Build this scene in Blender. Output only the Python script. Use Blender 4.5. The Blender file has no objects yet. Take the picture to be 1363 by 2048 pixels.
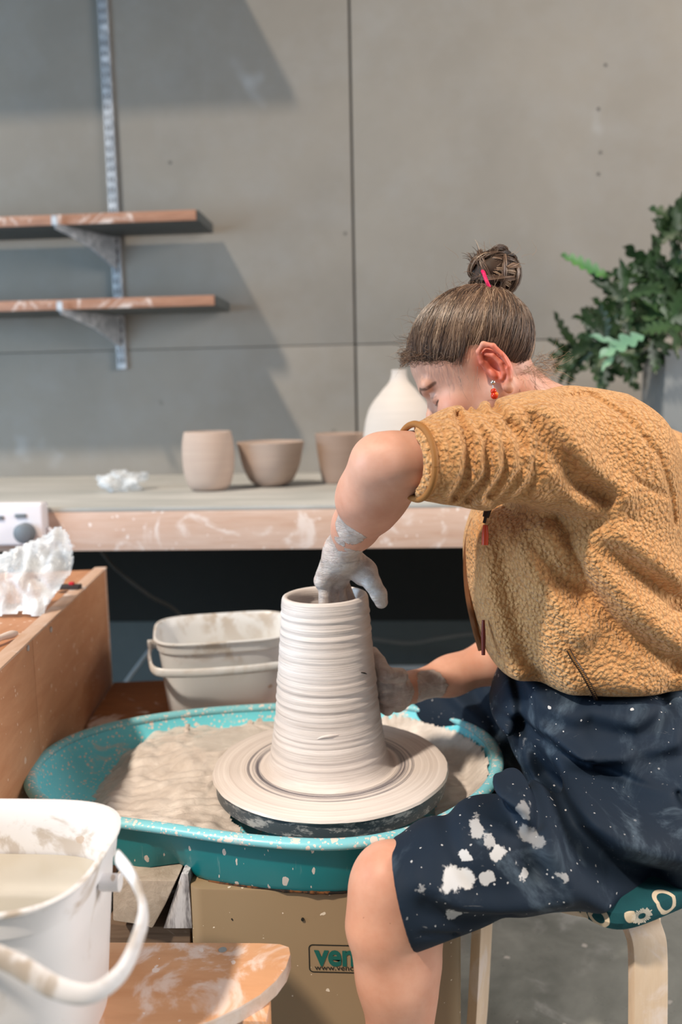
import bpy, bmesh, math, random
import numpy as np
from mathutils import Vector, Matrix, noise as mnoise

# ------------------------------------------------------------------ camera
scene = bpy.context.scene
COL = scene.collection
W_, H_, FPX = 1363.0, 2048.0, 1700.0
YAW, PITCH, ROLL = math.radians(3.9), math.radians(7.5), math.radians(1.2)
CAM = Vector((0.0, 0.0, 1.08))
_F = Vector((-math.sin(YAW) * math.cos(PITCH), math.cos(YAW) * math.cos(PITCH), -math.sin(PITCH)))
_R0 = Vector((math.cos(YAW), math.sin(YAW), 0.0))
_U0 = _R0.cross(_F)
_R = _R0 * math.cos(ROLL) - _U0 * math.sin(ROLL)
_U = _U0 * math.cos(ROLL) + _R0 * math.sin(ROLL)
cam_data = bpy.data.cameras.new('camera')
cam = bpy.data.objects.new('camera', cam_data)
COL.objects.link(cam)
cam.matrix_world = Matrix(((_R.x, _U.x, -_F.x, CAM.x), (_R.y, _U.y, -_F.y, CAM.y), (_R.z, _U.z, -_F.z, CAM.z), (0, 0, 0, 1)))
cam_data.sensor_fit = 'VERTICAL'
cam_data.sensor_height = 36.0
cam_data.lens = 36.0 * FPX / H_
cam_data.clip_start = 0.05
cam_data.dof.use_dof = True
cam_data.dof.focus_distance = 1.13
cam_data.dof.aperture_fstop = 2.7
scene.camera = cam

# ------------------------------------------------------------------ light
scene.view_settings.view_transform = 'Standard'
scene.view_settings.look = 'None'
scene.view_settings.gamma = 1.0
scene.view_settings.exposure = 0.08
world = bpy.data.worlds.new('world')
scene.world = world
world.use_nodes = True
_wt = world.node_tree
_tc = _wt.nodes.new('ShaderNodeTexCoord'); _sp = _wt.nodes.new('ShaderNodeSeparateXYZ'); _rp = _wt.nodes.new('ShaderNodeValToRGB')
_wt.links.new(_tc.outputs['Generated'], _sp.inputs[0]); _wt.links.new(_sp.outputs[2], _rp.inputs[0]); _wt.links.new(_rp.outputs[0], _wt.nodes['Background'].inputs[0])
_rp.color_ramp.elements[0].position = 0.0; _rp.color_ramp.elements[0].color = (0.55, 0.78, 1.0, 1)
_rp.color_ramp.elements[1].position = 0.75; _rp.color_ramp.elements[1].color = (1.0, 0.84, 0.70, 1)
world.node_tree.nodes['Background'].inputs[1].default_value = 0.20

def aim(o, d):
    o.rotation_euler = Vector(d).to_track_quat('-Z', 'Y').to_euler()

def area(name, loc, to, size, size_y, power, col):
    l = bpy.data.lights.new(name, 'AREA'); l.shape = 'RECTANGLE'; l.size = size; l.size_y = size_y
    l.energy = power; l.color = col
    o = bpy.data.objects.new(name, l); COL.objects.link(o); o.location = loc
    aim(o, Vector(to) - Vector(loc)); return o

sun_l = bpy.data.lights.new('sun', 'SUN'); sun_l.energy = 3.6; sun_l.angle = math.radians(3.0); sun_l.color = (1.0, 0.86, 0.70)
sun = bpy.data.objects.new('sun', sun_l); COL.objects.link(sun); sun.location = (-2, -2, 4)
aim(sun, (0.237, 0.24, -0.46))
area('window_light_right', (2.9, 0.75, 2.0), (0.0, 1.35, 0.6), 1.6, 1.4, 92, (1.0, 0.95, 0.91))
area('fill_light_left', (-2.7, 0.5, 1.3), (-0.3, 2.2, 0.6), 1.5, 1.2, 68, (0.54, 0.78, 1.0))  # cool fill lamp added to bring blue into the lower left

# ------------------------------------------------------------------ pixel rays
def ray(px, py):
    return _F + _R * ((px - W_ / 2) / FPX) - _U * ((py - H_ / 2) / FPX)
def P(px, py, d):
    return CAM + ray(px, py) * d
def at_y(px, py, y):
    r = ray(px, py); return CAM + r * ((y - CAM.y) / r.y)
def at_x(px, py, x):
    r = ray(px, py); return CAM + r * ((x - CAM.x) / r.x)
def at_z(px, py, z):
    r = ray(px, py); return CAM + r * ((z - CAM.z) / r.z)

# ------------------------------------------------------------------ object helpers
def empty(name, loc, label=None, cat=None, group=None, rz=0.0):
    o = bpy.data.objects.new(name, None); COL.objects.link(o); o.location = loc; o.rotation_euler = (0, 0, rz)
    o.empty_display_size = 0.05
    tag(o, label, cat, group); return o

def tag(o, label=None, cat=None, group=None, kind=None):
    if label: o['label'] = label
    if cat: o['category'] = cat
    if group: o['group'] = group
    if kind: o['kind'] = kind
    return o

def base_of(o):
    v = Vector((0, 0, 0))
    while o is not None:
        v += Vector(o.location); o = o.parent
    return v

def mesh_obj(name, verts, faces, m, parent=None, smooth=True, origin=None):
    """verts in world space; the object's origin is put at the parent's base (or at origin)."""
    verts = np.asarray([tuple(v) for v in verts] if not isinstance(verts, np.ndarray) else verts, dtype=np.float64)
    org = base_of(parent) if parent is not None else (Vector(origin) if origin is not None else Vector(((verts[:, 0].min() + verts[:, 0].max()) / 2, (verts[:, 1].min() + verts[:, 1].max()) / 2, verts[:, 2].min())))
    v = verts - np.array(org)
    me = bpy.data.meshes.new(name)
    me.from_pydata(v.tolist(), [], [list(map(int, f)) for f in faces])
    me.validate()
    if smooth: me.polygons.foreach_set('use_smooth', [True] * len(me.polygons))
    me.update()
    if m is not None: me.materials.append(m)
    o = bpy.data.objects.new(name, me); COL.objects.link(o)
    if parent is not None: o.parent = parent
    else: o.location = org
    return o

class MB:
    def __init__(self): self.v = []; self.f = []
    def add(self, vs, fs):
        n = len(self.v); self.v += [tuple(x) for x in vs]; self.f += [tuple(i + n for i in f) for f in fs]; return self
    def box(self, c, s, M=None):
        c = Vector(c); vs = []
        for x in (-.5, .5):
            for y in (-.5, .5):
                for z in (-.5, .5):
                    p = Vector((x * s[0], y * s[1], z * s[2]))
                    if M is not None: p = M @ p
                    vs.append(c + p)
        return self.add(vs, [(0, 1, 3, 2), (4, 6, 7, 5), (0, 4, 5, 1), (2, 3, 7, 6), (0, 2, 6, 4), (1, 5, 7, 3)])
    def tube(self, pts, r, n=8, cap=True):
        pts = [Vector(p) for p in pts]; rs = r if hasattr(r, '__len__') else [r] * len(pts)
        t0 = (pts[1] - pts[0]).normalized(); a = Vector((0, 0, 1)) if abs(t0.z) < .9 else Vector((1, 0, 0))
        nrm = t0.cross(a).normalized(); vs = []; fs = []
        for i, p in enumerate(pts):
            t = (pts[min(i + 1, len(pts) - 1)] - pts[max(i - 1, 0)]).normalized()
            nrm = (nrm - t * nrm.dot(t)).normalized(); b = t.cross(nrm)
            for k in range(n):
                an = 2 * math.pi * k / n; vs.append(p + (nrm * math.cos(an) + b * math.sin(an)) * rs[i])
        for i in range(len(pts) - 1):
            for k in range(n):
                fs.append((i * n + k, i * n + (k + 1) % n, (i + 1) * n + (k + 1) % n, (i + 1) * n + k))
        if cap: fs += [tuple(range(n))[::-1], tuple((len(pts) - 1) * n + k for k in range(n))]
        return self.add(vs, fs)
    def loft(self, rings, cap0=True, cap1=True, closed=True):
        n = len(rings[0]); vs = [p for r in rings for p in r]; fs = []
        for i in range(len(rings) - 1):
            for k in range(n if closed else n - 1):
                fs.append((i * n + k, i * n + (k + 1) % n, (i + 1) * n + (k + 1) % n, (i + 1) * n + k))
        if cap0: fs.append(tuple(range(n))[::-1])
        if cap1: fs.append(tuple((len(rings) - 1) * n + k for k in range(n)))
        return self.add(vs, fs)
    def lathe(self, c, prof, n=96, wob=None):
        """prof: list of (r, z) relative to c"""
        c = Vector(c); rings = []
        for i, (r, z) in enumerate(prof):
            ring = []
            for k in range(n):
                a = 2 * math.pi * k / n
                rr, zz = (r, z) if wob is None else wob(r, z, a, i)
                ring.append(c + Vector((rr * math.cos(a), rr * math.sin(a), zz)))
            rings.append(ring)
        return self.loft(rings)
    def prism(self, poly, z0, z1):
        n = len(poly); return self.loft([[Vector((p[0], p[1], z0)) for p in poly], [Vector((p[0], p[1], z1)) for p in poly]])
    def build(self, name, m, parent=None, smooth=False, bevel=0.0, seg=2, origin=None):
        o = mesh_obj(name, self.v, self.f, m, parent, smooth, origin)
        if bevel > 0:
            bm = bmesh.new(); bm.from_mesh(o.data); bmesh.ops.remove_doubles(bm, verts=bm.verts, dist=1e-5)
            bmesh.ops.recalc_face_normals(bm, faces=bm.faces)
            es = [e for e in bm.edges if len(e.link_faces) == 2 and e.calc_face_angle(0) > .5]
            bmesh.ops.bevel(bm, geom=es, offset=bevel, segments=seg, affect='EDGES', profile=.6)
            bm.to_mesh(o.data); bm.free()
            o.data.polygons.foreach_set('use_smooth', [True] * len(o.data.polygons))
            try: o.data.set_sharp_from_angle(angle=math.radians(50))
            except Exception: pass
        else:
            bm = bmesh.new(); bm.from_mesh(o.data); bmesh.ops.recalc_face_normals(bm, faces=bm.faces); bm.to_mesh(o.data); bm.free()
            if smooth:
                try: o.data.set_sharp_from_angle(angle=math.radians(45))
                except Exception: pass
        return o

def spline(pts, n):
    """Catmull-Rom through pts, n samples per span"""
    pts = [Vector(p) for p in pts]; out = []
    q = [pts[0] * 2 - pts[1]] + pts + [pts[-1] * 2 - pts[-2]]
    for i in range(1, len(q) - 2):
        for k in range(n):
            t = k / n; a, b, c, d = q[i - 1], q[i], q[i + 1], q[i + 2]
            out.append(.5 * ((2 * b) + (c - a) * t + (2 * a - 5 * b + 4 * c - d) * t * t + (3 * b - a - 3 * c + d) * t ** 3))
    out.append(pts[-1]); return out

def cspline(pts, n):
    """closed Catmull-Rom"""
    pts = [Vector(p) for p in pts]; N = len(pts); out = []
    for i in range(N):
        a, b, c, d = pts[i - 1], pts[i], pts[(i + 1) % N], pts[(i + 2) % N]
        for k in range(n):
            t = k / n
            out.append(.5 * ((2 * b) + (c - a) * t + (2 * a - 5 * b + 4 * c - d) * t * t + (3 * b - a - 3 * c + d) * t ** 3))
    return out

# ------------------------------------------------------------------ materials
class NT:
    def __init__(self, name, rough=.6, spec=.5):
        self.m = bpy.data.materials.new(name); self.m.use_nodes = True
        self.t = self.m.node_tree; self.n = self.t.nodes; self.l = self.t.links
        self.p = self.n['Principled BSDF']; self.p.inputs['Roughness'].default_value = rough
        self.p.inputs['Specular IOR Level'].default_value = spec
        self.tc = self.n.new('ShaderNodeTexCoord'); self.co = self.tc.outputs['Object']
    def set(self, sock, v):
        s = self.p.inputs[sock]
        if hasattr(v, 'links') or isinstance(v, bpy.types.NodeSocket): self.l.new(v, s)
        elif isinstance(v, tuple) and s.type == 'RGBA': s.default_value = (*v[:3], 1)
        else: s.default_value = v
        return self
    def lk(self, v, s):
        if isinstance(v, bpy.types.NodeSocket): self.l.new(v, s)
        elif isinstance(v, tuple) and s.type == 'RGBA': s.default_value = (*v[:3], 1)
        else: s.default_value = v
    def map(self, scale=(1, 1, 1), rot=(0, 0, 0), loc=(0, 0, 0), co=None):
        m = self.n.new('ShaderNodeMapping'); m.inputs['Scale'].default_value = scale; m.inputs['Rotation'].default_value = rot
        m.inputs['Location'].default_value = loc
        self.l.new(co or self.co, m.inputs['Vector']); return m.outputs[0]
    def noise(self, scale, detail=3, rough=.5, co=None, dist=0.0, out='Fac'):
        x = self.n.new('ShaderNodeTexNoise'); x.inputs['Scale'].default_value = scale; x.inputs['Detail'].default_value = detail
        x.inputs['Roughness'].default_value = rough; x.inputs['Distortion'].default_value = dist
        self.l.new(co or self.co, x.inputs['Vector']); return x.outputs[out]
    def voro(self, scale, feature='F1', co=None, rnd=1.0, out='Distance', smooth=None):
        x = self.n.new('ShaderNodeTexVoronoi'); x.feature = feature; x.inputs['Scale'].default_value = scale
        x.inputs['Randomness'].default_value = rnd
        if smooth is not None: x.inputs['Smoothness'].default_value = smooth
        self.l.new(co or self.co, x.inputs['Vector']); return x.outputs[out]
    def ramp(self, fac, stops, interp='LINEAR'):
        r = self.n.new('ShaderNodeValToRGB'); e = r.color_ramp; e.interpolation = interp
        while len(e.elements) > 1: e.elements.remove(e.elements[0])
        for i, (p, c) in enumerate(stops):
            el = e.elements[0] if i == 0 else e.elements.new(p)
            el.position = p; c = (c, c, c) if not isinstance(c, tuple) else c; el.color = (*c, 1)
        self.l.new(fac, r.inputs[0]); return r.outputs[0]
    def mix(self, fac, a, b, mode='MIX'):
        x = self.n.new('ShaderNodeMix'); x.data_type = 'RGBA'; x.blend_type = mode
        self.lk(fac, x.inputs[0]); self.lk(a, x.inputs[6]); self.lk(b, x.inputs[7]); return x.outputs[2]
    def math(self, op, a, b=0.0, c=0.0, clamp=False):
        x = self.n.new('ShaderNodeMath'); x.operation = op; x.use_clamp = clamp
        self.lk(a, x.inputs[0]); self.lk(b, x.inputs[1]); self.lk(c, x.inputs[2]); return x.outputs[0]
    def sep(self, co=None):
        x = self.n.new('ShaderNodeSeparateXYZ'); self.l.new(co or self.co, x.inputs[0]); return x.outputs
    def comb(self, x, y, z):
        n = self.n.new('ShaderNodeCombineXYZ'); self.lk(x, n.inputs[0]); self.lk(y, n.inputs[1]); self.lk(z, n.inputs[2]); return n.outputs[0]
    def vmath(self, op, a, b=(0, 0, 0), out=0):
        x = self.n.new('ShaderNodeVectorMath'); x.operation = op; self.lk(a, x.inputs[0]); self.lk(b, x.inputs[1]); return x.outputs[out]
    def attr(self, name, out='Fac'):
        x = self.n.new('ShaderNodeAttribute'); x.attribute_name = name; return x.outputs[out]
    def bump(self, h, strength=.5, dist=.002, nrm=None):
        b = self.n.new('ShaderNodeBump'); b.inputs['Strength'].default_value = strength; b.inputs['Distance'].default_value = dist
        self.l.new(h, b.inputs['Height'])
        if nrm is not None: self.l.new(nrm, b.inputs['Normal'])
        self.l.new(b.outputs[0], self.p.inputs['Normal']); return b.outputs[0]
    def smooth(self, v, a, b):
        x = self.n.new('ShaderNodeMapRange'); x.interpolation_type = 'SMOOTHSTEP'
        self.lk(v, x.inputs[0]); x.inputs[1].default_value = a; x.inputs[2].default_value = b
        x.inputs[3].default_value = 0; x.inputs[4].default_value = 1; return x.outputs[0]
    def specks(self, scale, size=.25, density=.5, co=None):
        """irregular dots: voronoi cells, only some of which carry a dot"""
        co = co or self.co
        wv = self.noise(scale * 1.3, 3, .6, co=co, out='Color')
        co = self.vmath('ADD', co, self.vmath('MULTIPLY', self.vmath('SUBTRACT', wv, (.5, .5, .5)), (.55 / scale,) * 3))
        d = self.voro(scale, co=co); c = self.sep(self.voro(scale, co=co, out='Color'))
        keep = self.math('LESS_THAN', c[0], density)
        rad = self.math('MULTIPLY', c[1], size)
        wob = self.math('MULTIPLY', self.noise(scale * 2.2, 2, .6, co=co), .22)
        d2 = self.math('ADD', d, wob)
        dot = self.math('LESS_THAN', self.math('SUBTRACT', d2, .11), rad)
        return self.math('MULTIPLY', dot, keep)

def srgb(r, g, b):
    f = lambda c: (c / 255 / 12.92) if c / 255 <= .04045 else ((c / 255 + .055) / 1.055) ** 2.4
    return (f(r), f(g), f(b))

CLAY = srgb(205, 190, 178)
def wood_mat(name, c1, c2, axis=(1, 12, 12), scale=8, splat=0.0, rough=.55, rot=(0, 0, 0), splat_col=None, smear=0.0):
    N = NT(name, rough, .35)
    co = N.map(axis, rot)
    g = N.noise(scale, 5, .6, co=co, dist=1.2)
    fine = N.noise(scale * 6, 3, .6, co=co)
    col = N.mix(N.ramp(g, [(.3, 0.0), (.7, 1.0)]), c1, c2)
    col = N.mix(N.math('MULTIPLY', fine, .35), col, tuple(x * .72 for x in c1))
    sc = splat_col or srgb(225, 212, 205)
    if smear > 0:
        s = N.noise(9, 5, .62, dist=1.5)
        s = N.smooth(s, .60 - smear * .25, .72 - smear * .2)
        col = N.mix(N.math('MULTIPLY', s, .8), col, sc)
    if splat > 0:
        s1 = N.specks(45, .25, splat); s2 = N.specks(120, .3, splat * .8)
        col = N.mix(N.math('MAXIMUM', s1, s2), col, sc)
    N.set('Base Color', col); N.bump(fine, .15, .001); return N.m

def plain(name, c, rough=.6, var=.12, scale=20, spec=.4, bump=0.0, metal=0.0):
    N = NT(name, rough, spec)
    n = N.noise(scale, 4, .6)
    N.set('Base Color', N.mix(n, tuple(x * (1 - var) for x in c), tuple(min(1, x * (1 + var)) for x in c)))
    N.set('Metallic', metal)
    if bump > 0: N.bump(N.noise(scale * 5, 3), bump, .001)
    return N.m
# ================================================================== the room
WALL_Y = 2.83
BENCH_Z = 0.84
BENCH_Y = 1.95

# wall: grey painted boards with seams
N = NT('wall_paint', .85, .2)
n1 = N.noise(1.2, 5, .6); n2 = N.noise(7, 5, .65); n3 = N.noise(90, 2, .5)
c = N.mix(N.ramp(n1, [(.3, 0.0), (.7, 1.0)]), srgb(127, 122, 115), srgb(145, 139, 131))
c = N.mix(N.math('MULTIPLY', N.ramp(n2, [(.45, 0.0), (.75, 1.0)]), .25), c, srgb(150, 150, 150))
c = N.mix(N.math('MULTIPLY', N.specks(5, .05, .25), .45), c, srgb(105, 100, 95))
c = N.mix(N.math('MULTIPLY', N.smooth(N.noise(3.1, 3, .5, co=N.map(loc=(4, 0, 2))), .66, .76), .3), c, srgb(200, 205, 212))
N.set('Base Color', c); N.bump(n3, .12, .002)
wall_m = N.m
seam_m = plain('seam_filler', srgb(120, 116, 112), .9)
sx = at_y(703, 300, WALL_Y).x; sz = at_y(420, 696, WALL_Y).z
gap = .007
def wall_panel(mb, x0, x1, z0, z1): mb.box(((x0 + x1) / 2, WALL_Y + .03, (z0 + z1) / 2), (x1 - x0 - gap, .06, z1 - z0 - gap * .3))
mb = MB(); wall_panel(mb, -3.2, sx, 0, sz); wall_panel(mb, -3.2, sx, sz, 3.0); wall_panel(mb, sx, 3.2, 0, sz * .999); wall_panel(mb, sx, 3.2, sz, 3.0)
mb.box((0, WALL_Y + .07, 1.5), (6.4, .10, 3.0))
o = mb.build('wall_back', wall_m, bevel=.002); o['kind'] = 'structure'
# screw marks on the boards
mark_m = plain('screw_mark', srgb(92, 88, 84), .8)
for i, (px, py) in enumerate([(1210, 130), (1196, 218), (1200, 305), (1196, 348), (690, 467), (340, 325), (560, 905)]):
    p = at_y(px, py, WALL_Y)
    mb = MB(); mb.tube([(p.x, WALL_Y - .001, p.z), (p.x, WALL_Y + .003, p.z)], .005, 12)
    o = mb.build('trim_%d' % (i + 1), mark_m); o['kind'] = 'structure'

# floor: worn sealed concrete
N = NT('concrete_floor', .35, .5)
n1 = N.noise(3, 6, .65, dist=.6); n2 = N.noise(16, 5, .7)
c = N.mix(N.ramp(n1, [(.35, 0.0), (.65, 1.0)]), srgb(112, 115, 110), srgb(158, 160, 154))
c = N.mix(N.math('MULTIPLY', N.smooth(N.noise(5.3, 5, .6, dist=1), .56, .72), .6), c, srgb(190, 190, 188))
c = N.mix(N.specks(26, .16, .25), c, srgb(196, 192, 186))
N.set('Base Color', c); N.set('Roughness', N.ramp(n2, [(.3, .22), (.8, .5)])); N.bump(n2, .1, .002)
mb = MB(); mb.box((0, .7, -.05), (6.4, 4.4, .1)); o = mb.build('floor', N.m); o['kind'] = 'structure'
base_m = plain('skirting_paint', srgb(82, 88, 88), .7)
dark_m = plain('bench_shade_dark', srgb(38, 38, 36), .9)
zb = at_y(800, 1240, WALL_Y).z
mb = MB(); mb.box((0, WALL_Y - .004, (zb + BENCH_Z - .12) / 2), (6.4, .008, BENCH_Z - .12 - zb)); o = mb.build('trim_8', dark_m); o['kind'] = 'structure'  # dark panel added to paint the deep shade under the bench
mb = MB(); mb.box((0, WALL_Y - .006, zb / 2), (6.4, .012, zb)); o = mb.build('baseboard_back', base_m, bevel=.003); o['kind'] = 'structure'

# ------------------------------------------------------------------ wall shelving
steel = NT('shelf_steel', .5, .5)
ss = steel.noise(30, 4, .7); steel.set('Base Color', steel.mix(steel.ramp(ss, [(.45, 0.0), (.7, 1.0)]), srgb(150, 155, 162), srgb(205, 208, 214))); steel = steel.m
slot_m = plain('slot_dark', srgb(70, 68, 68), .8)
rx_top = at_y(206, 0, WALL_Y - .01); rx_bot = at_y(243, 738, WALL_Y - .01)
rail_x = (rx_top.x + rx_bot.x) / 2
rail = empty('shelf_rail', (rail_x, WALL_Y, rx_bot.z), 'slotted grey metal upright screwed to the wall behind both shelves', 'shelf rail')
mb = MB(); zt = 2.75
mb.box((rail_x, WALL_Y - .0015, (zt + rx_bot.z) / 2), (.030, .003, zt - rx_bot.z))
for s in (-1, 1): mb.box((rail_x + s * .0135, WALL_Y - .008, (zt + rx_bot.z) / 2), (.003, .014, zt - rx_bot.z))
mb.box((rail_x, WALL_Y - .0145, (zt + rx_bot.z) / 2), (.030, .003, zt - rx_bot.z))
mb.build('upright', steel, rail, bevel=.0008)
mb = MB(); z = rx_bot.z + .02
while z < zt - .03:
    for s in (-1, 1): mb.box((rail_x + s * .0065, WALL_Y - .0162, z + .008), (.004, .0012, .016))
    z += .032
o = mb.build('slots', slot_m, rail)

shelf_wood = wood_mat('shelf_edge_wood', srgb(150, 106, 84), srgb(178, 134, 110), axis=(1, 10, 10), smear=.12)
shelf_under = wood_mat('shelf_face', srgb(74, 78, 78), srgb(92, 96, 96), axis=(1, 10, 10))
def shelf(name, pback, pfront, label, tk):
    b = at_y(*pback, WALL_Y); z0 = b.z
    f = at_z(pfront[0], pfront[1], z0)
    d = .235
    xr = b.x
    s = empty(name, (xr - .6, WALL_Y - d / 2, z0), label, 'shelf', 'wooden wall shelves on one rail')
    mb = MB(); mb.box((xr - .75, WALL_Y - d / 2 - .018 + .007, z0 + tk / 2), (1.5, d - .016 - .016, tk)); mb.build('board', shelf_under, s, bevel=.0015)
    mb = MB(); mb.box((xr - .757, WALL_Y - d + .002, z0 + tk / 2), (1.5, .006, tk)); mb.build('front_edging', shelf_wood, s, bevel=.001)
    return xr, d, z0, s
up = shelf('wall_shelf', (430, 470), (395, 447), 'upper wooden wall shelf with dark grey underside, on the slotted rail', .030)
lo = shelf('wall_shelf', (463, 626), (430, 628), 'lower thin wooden wall shelf with light brown edge, on the slotted rail', .030)
# the highest shelf is above the frame but throws its shadow into it
hi = empty('wall_shelf', (up[0] - .6, WALL_Y - .12, up[2] + .885), 'highest wooden wall shelf, mostly seen by its shadow on the wall', 'shelf', 'wooden wall shelves on one rail')
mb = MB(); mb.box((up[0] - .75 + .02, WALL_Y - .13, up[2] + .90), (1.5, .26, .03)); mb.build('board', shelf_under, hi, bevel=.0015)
def bracket(z, xtip, ptip, label):
    """metal arm hooked in the rail, reaching forward under a shelf"""
    br = empty('shelf_bracket', (rail_x, WALL_Y - .018, z), label, 'bracket', 'metal shelf brackets')
    mb = MB()
    r0 = Vector((rail_x, WALL_Y - .018, z - .004)); tip = Vector((xtip, WALL_Y - .26, z - .004))
    d = (tip - r0); sd = Vector((d.y, -d.x, 0)).normalized() * .002
    prof = [(0, 0), (1, 0), (1.0, -.012), (.8, -.022), (.45, -.045), (.12, -.085), (0, -.10)]
    A = [r0 + d * t + Vector((0, 0, h)) + sd for t, h in prof]; B = [r0 + d * t + Vector((0, 0, h)) - sd for t, h in prof]
    mb.loft([A, B]); mb.box(r0 + d * .5 + Vector((0, 0, .001)), (.016, d.length, .003), Matrix.Rotation(math.atan2(d.y, d.x) - math.pi / 2, 3, 'Z'))
    mb.build('arm', steel, br)
    mb = MB(); mb.box((tip.x, tip.y - .004, tip.z + .012), (.018, .003, .028)); mb.build('lip', steel, br, bevel=.001)
bracket(up[2], rail_x - .10, 0, 'painted metal bracket holding the upper wall shelf')
bracket(lo[2], rail_x - .10, 0, 'painted metal bracket holding the lower wall shelf')

# ------------------------------------------------------------------ bench
top_m = NT('bench_top', .55, .4)
a = top_m.noise(3, 5, .6, co=top_m.map((1, 6, 1))); top_m.set('Base Color', top_m.mix(top_m.ramp(a, [(.35, 0.0), (.7, 1.0)]), srgb(158, 158, 154), srgb(190, 188, 184))); top_m = top_m.m
fascia_m = wood_mat('bench_fascia_wood', srgb(196, 162, 142), srgb(214, 190, 176), axis=(1, 10, 10), scale=5, smear=.18, splat=.2)
bench = empty('workbench', (0, 2.4, 0), 'long grey-topped workbench with pale timber front rail along the back wall', 'workbench')
mb = MB(); mb.box((0, (BENCH_Y + WALL_Y) / 2, BENCH_Z - .005), (6.2, WALL_Y - BENCH_Y, .010)); mb.build('worktop', top_m, bench, bevel=.002)
mb = MB()
mb.box((0, BENCH_Y + .0225, BENCH_Z - .057), (6.2, .045, .094)); mb.build('front_rail', fascia_m, bench, bevel=.003)
mb = MB(); mb.box((0, WALL_Y - .025, BENCH_Z - .057), (6.2, .045, .094)); mb.build('rear_rail', fascia_m, bench, bevel=.003)
for x in (-1.9, 1.9):
    for y in (BENCH_Y + .09, WALL_Y - .09):
        mb = MB(); mb.box((x, y, (BENCH_Z - .105) / 2), (.09, .09, BENCH_Z - .105)); mb.build('leg', fascia_m, bench, bevel=.003)

# pots on the bench
clay_dry = NT('dry_clay', .75, .3)
r_ = clay_dry.noise(60, 3, .5, co=clay_dry.map((.15, .15, 2.5))); clay_dry.set('Base Color', clay_dry.mix(r_, srgb(172, 150, 138), srgb(190, 170, 156))); clay_dry.bump(r_, .3, .001); clay_dry = clay_dry.m
clay_brown = NT('brown_clay', .75, .3)
r_ = clay_brown.noise(60, 3, .5, co=clay_brown.map((.15, .15, 2.5))); clay_brown.set('Base Color', clay_brown.mix(r_, srgb(150, 126, 112), srgb(168, 144, 128))); clay_brown.bump(r_, .3, .001); clay_brown = clay_brown.m
clay_pale = NT('pale_clay', .7, .35)
r_ = clay_pale.noise(60, 3, .5, co=clay_pale.map((.15, .15, 2.5))); clay_pale.set('Base Color', clay_pale.mix(r_, srgb(196, 186, 178), srgb(208, 198, 190))); clay_pale.bump(r_, .2, .001); clay_pale = clay_pale.m
def vessel(name, pxc, pybase, prof_px, m, label, cat, wall=.006):
    """prof_px: (half width px, py) from foot to rim"""
    b = at_z(pxc, pybase, BENCH_Z)
    b.y += 0; fwd = (b - CAM).dot(_F); s = fwd / FPX
    pr = [(hw * s, (pybase - py) * s * 1.03) for hw, py in prof_px]
    c = Vector((b.x, b.y + pr[0][0] * .8, BENCH_Z))
    pts = spline([Vector((r, 0, z)) for r, z in pr], 6)
    out = [(.001, 0)] + [(p.x, p.z) for p in pts]
    rr, zz = out[-1]
    inner = [(rr - wall * .25, zz + .0018), (rr - wall * .75, zz + .0018)] + [(max(p.x - wall, .002), max(p.z, .008)) for p in reversed(pts)] + [(.001, .008)]
    mb = MB(); mb.lathe(c, out + inner, 72); o = mb.build(name, m, smooth=True)
    return tag(o, label, cat)
vessel('clay_cup', 414, 983, [(30, 983), (42, 973), (50, 945), (52, 915), (51, 890), (47, 869)], clay_dry, 'tall rounded unfired clay cup on the bench, left of the two bowls', 'cup')
vessel('clay_bowl', 540, 974, [(28, 974), (44, 962), (57, 935), (64, 905), (68, 888)], clay_dry, 'wide flared clay bowl on the bench beside the tall cup', 'bowl')
vessel('clay_beaker', 680, 968, [(36, 968), (39, 960), (46, 915), (51, 872)], clay_brown, 'darker brown tapered clay beaker on the bench, partly behind the elbow', 'beaker')
vessel('bottle_vase', 800, 985, [(44, 985), (62, 960), (73, 905), (71, 862), (60, 822), (36, 790), (20, 772), (15, 758), (15, 750)], clay_pale, 'pale round-bellied bottle vase with narrow neck on the bench behind the face', 'vase', .004)

# crumpled clear plastic on the bench
def plastic_mat(name, alpha=.4):
    N = NT(name, .30, .6)
    N.set('Base Color', (.80, .83, .86)); n = N.noise(16, 4, .6, dist=1)
    N.set('Alpha', N.ramp(n, [(.35, alpha * .5), (.7, min(1, alpha * 1.9))]))
    N.bump(N.noise(30, 4, .6, dist=.8), .5, .004); return N.m
def crumple(name, c, size, seed, m, label, cat, parts=None, amp=.35, flat=.0):
    rnd = random.Random(seed); bm = bmesh.new(); bmesh.ops.create_icosphere(bm, subdivisions=5, radius=1)
    off = Vector((rnd.uniform(0, 50), rnd.uniform(0, 50), rnd.uniform(0, 50)))
    for v in bm.verts:
        d = v.co.normalized()
        k = 1 + amp * mnoise.noise(d * 1.4 + off) * 1.5
        cell = mnoise.cell(d * 2.3 + off)
        k += amp * .9 * (abs(mnoise.noise(d * 3.1 + off)) - .2) + amp * .35 * (abs(mnoise.noise(d * 7.0 + off)) - .2)
        p = d * k; v.co = Vector((p.x * size[0], p.y * size[1], max(p.z, -1 + flat) * size[2]))
    zmin = min(v.co.z for v in bm.verts)
    vs = [v.co + Vector(c) - Vector((0, 0, zmin)) for v in bm.verts]; fs = [[v.index for v in f.verts] for f in bm.faces]; bm.free()
    return tag(mesh_obj(name, vs, fs, m, smooth=True), label, cat)
pc = at_z(236, 984, BENCH_Z)
crumple('crumpled_plastic', (pc.x, pc.y + .04, BENCH_Z + .0005), (.055, .045, .030), 5, plastic_mat('clear_plastic', .42), 'small crumpled clear plastic wrap on the bench, left of the clay cup', 'plastic wrap', amp=.5, flat=.3)

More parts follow.
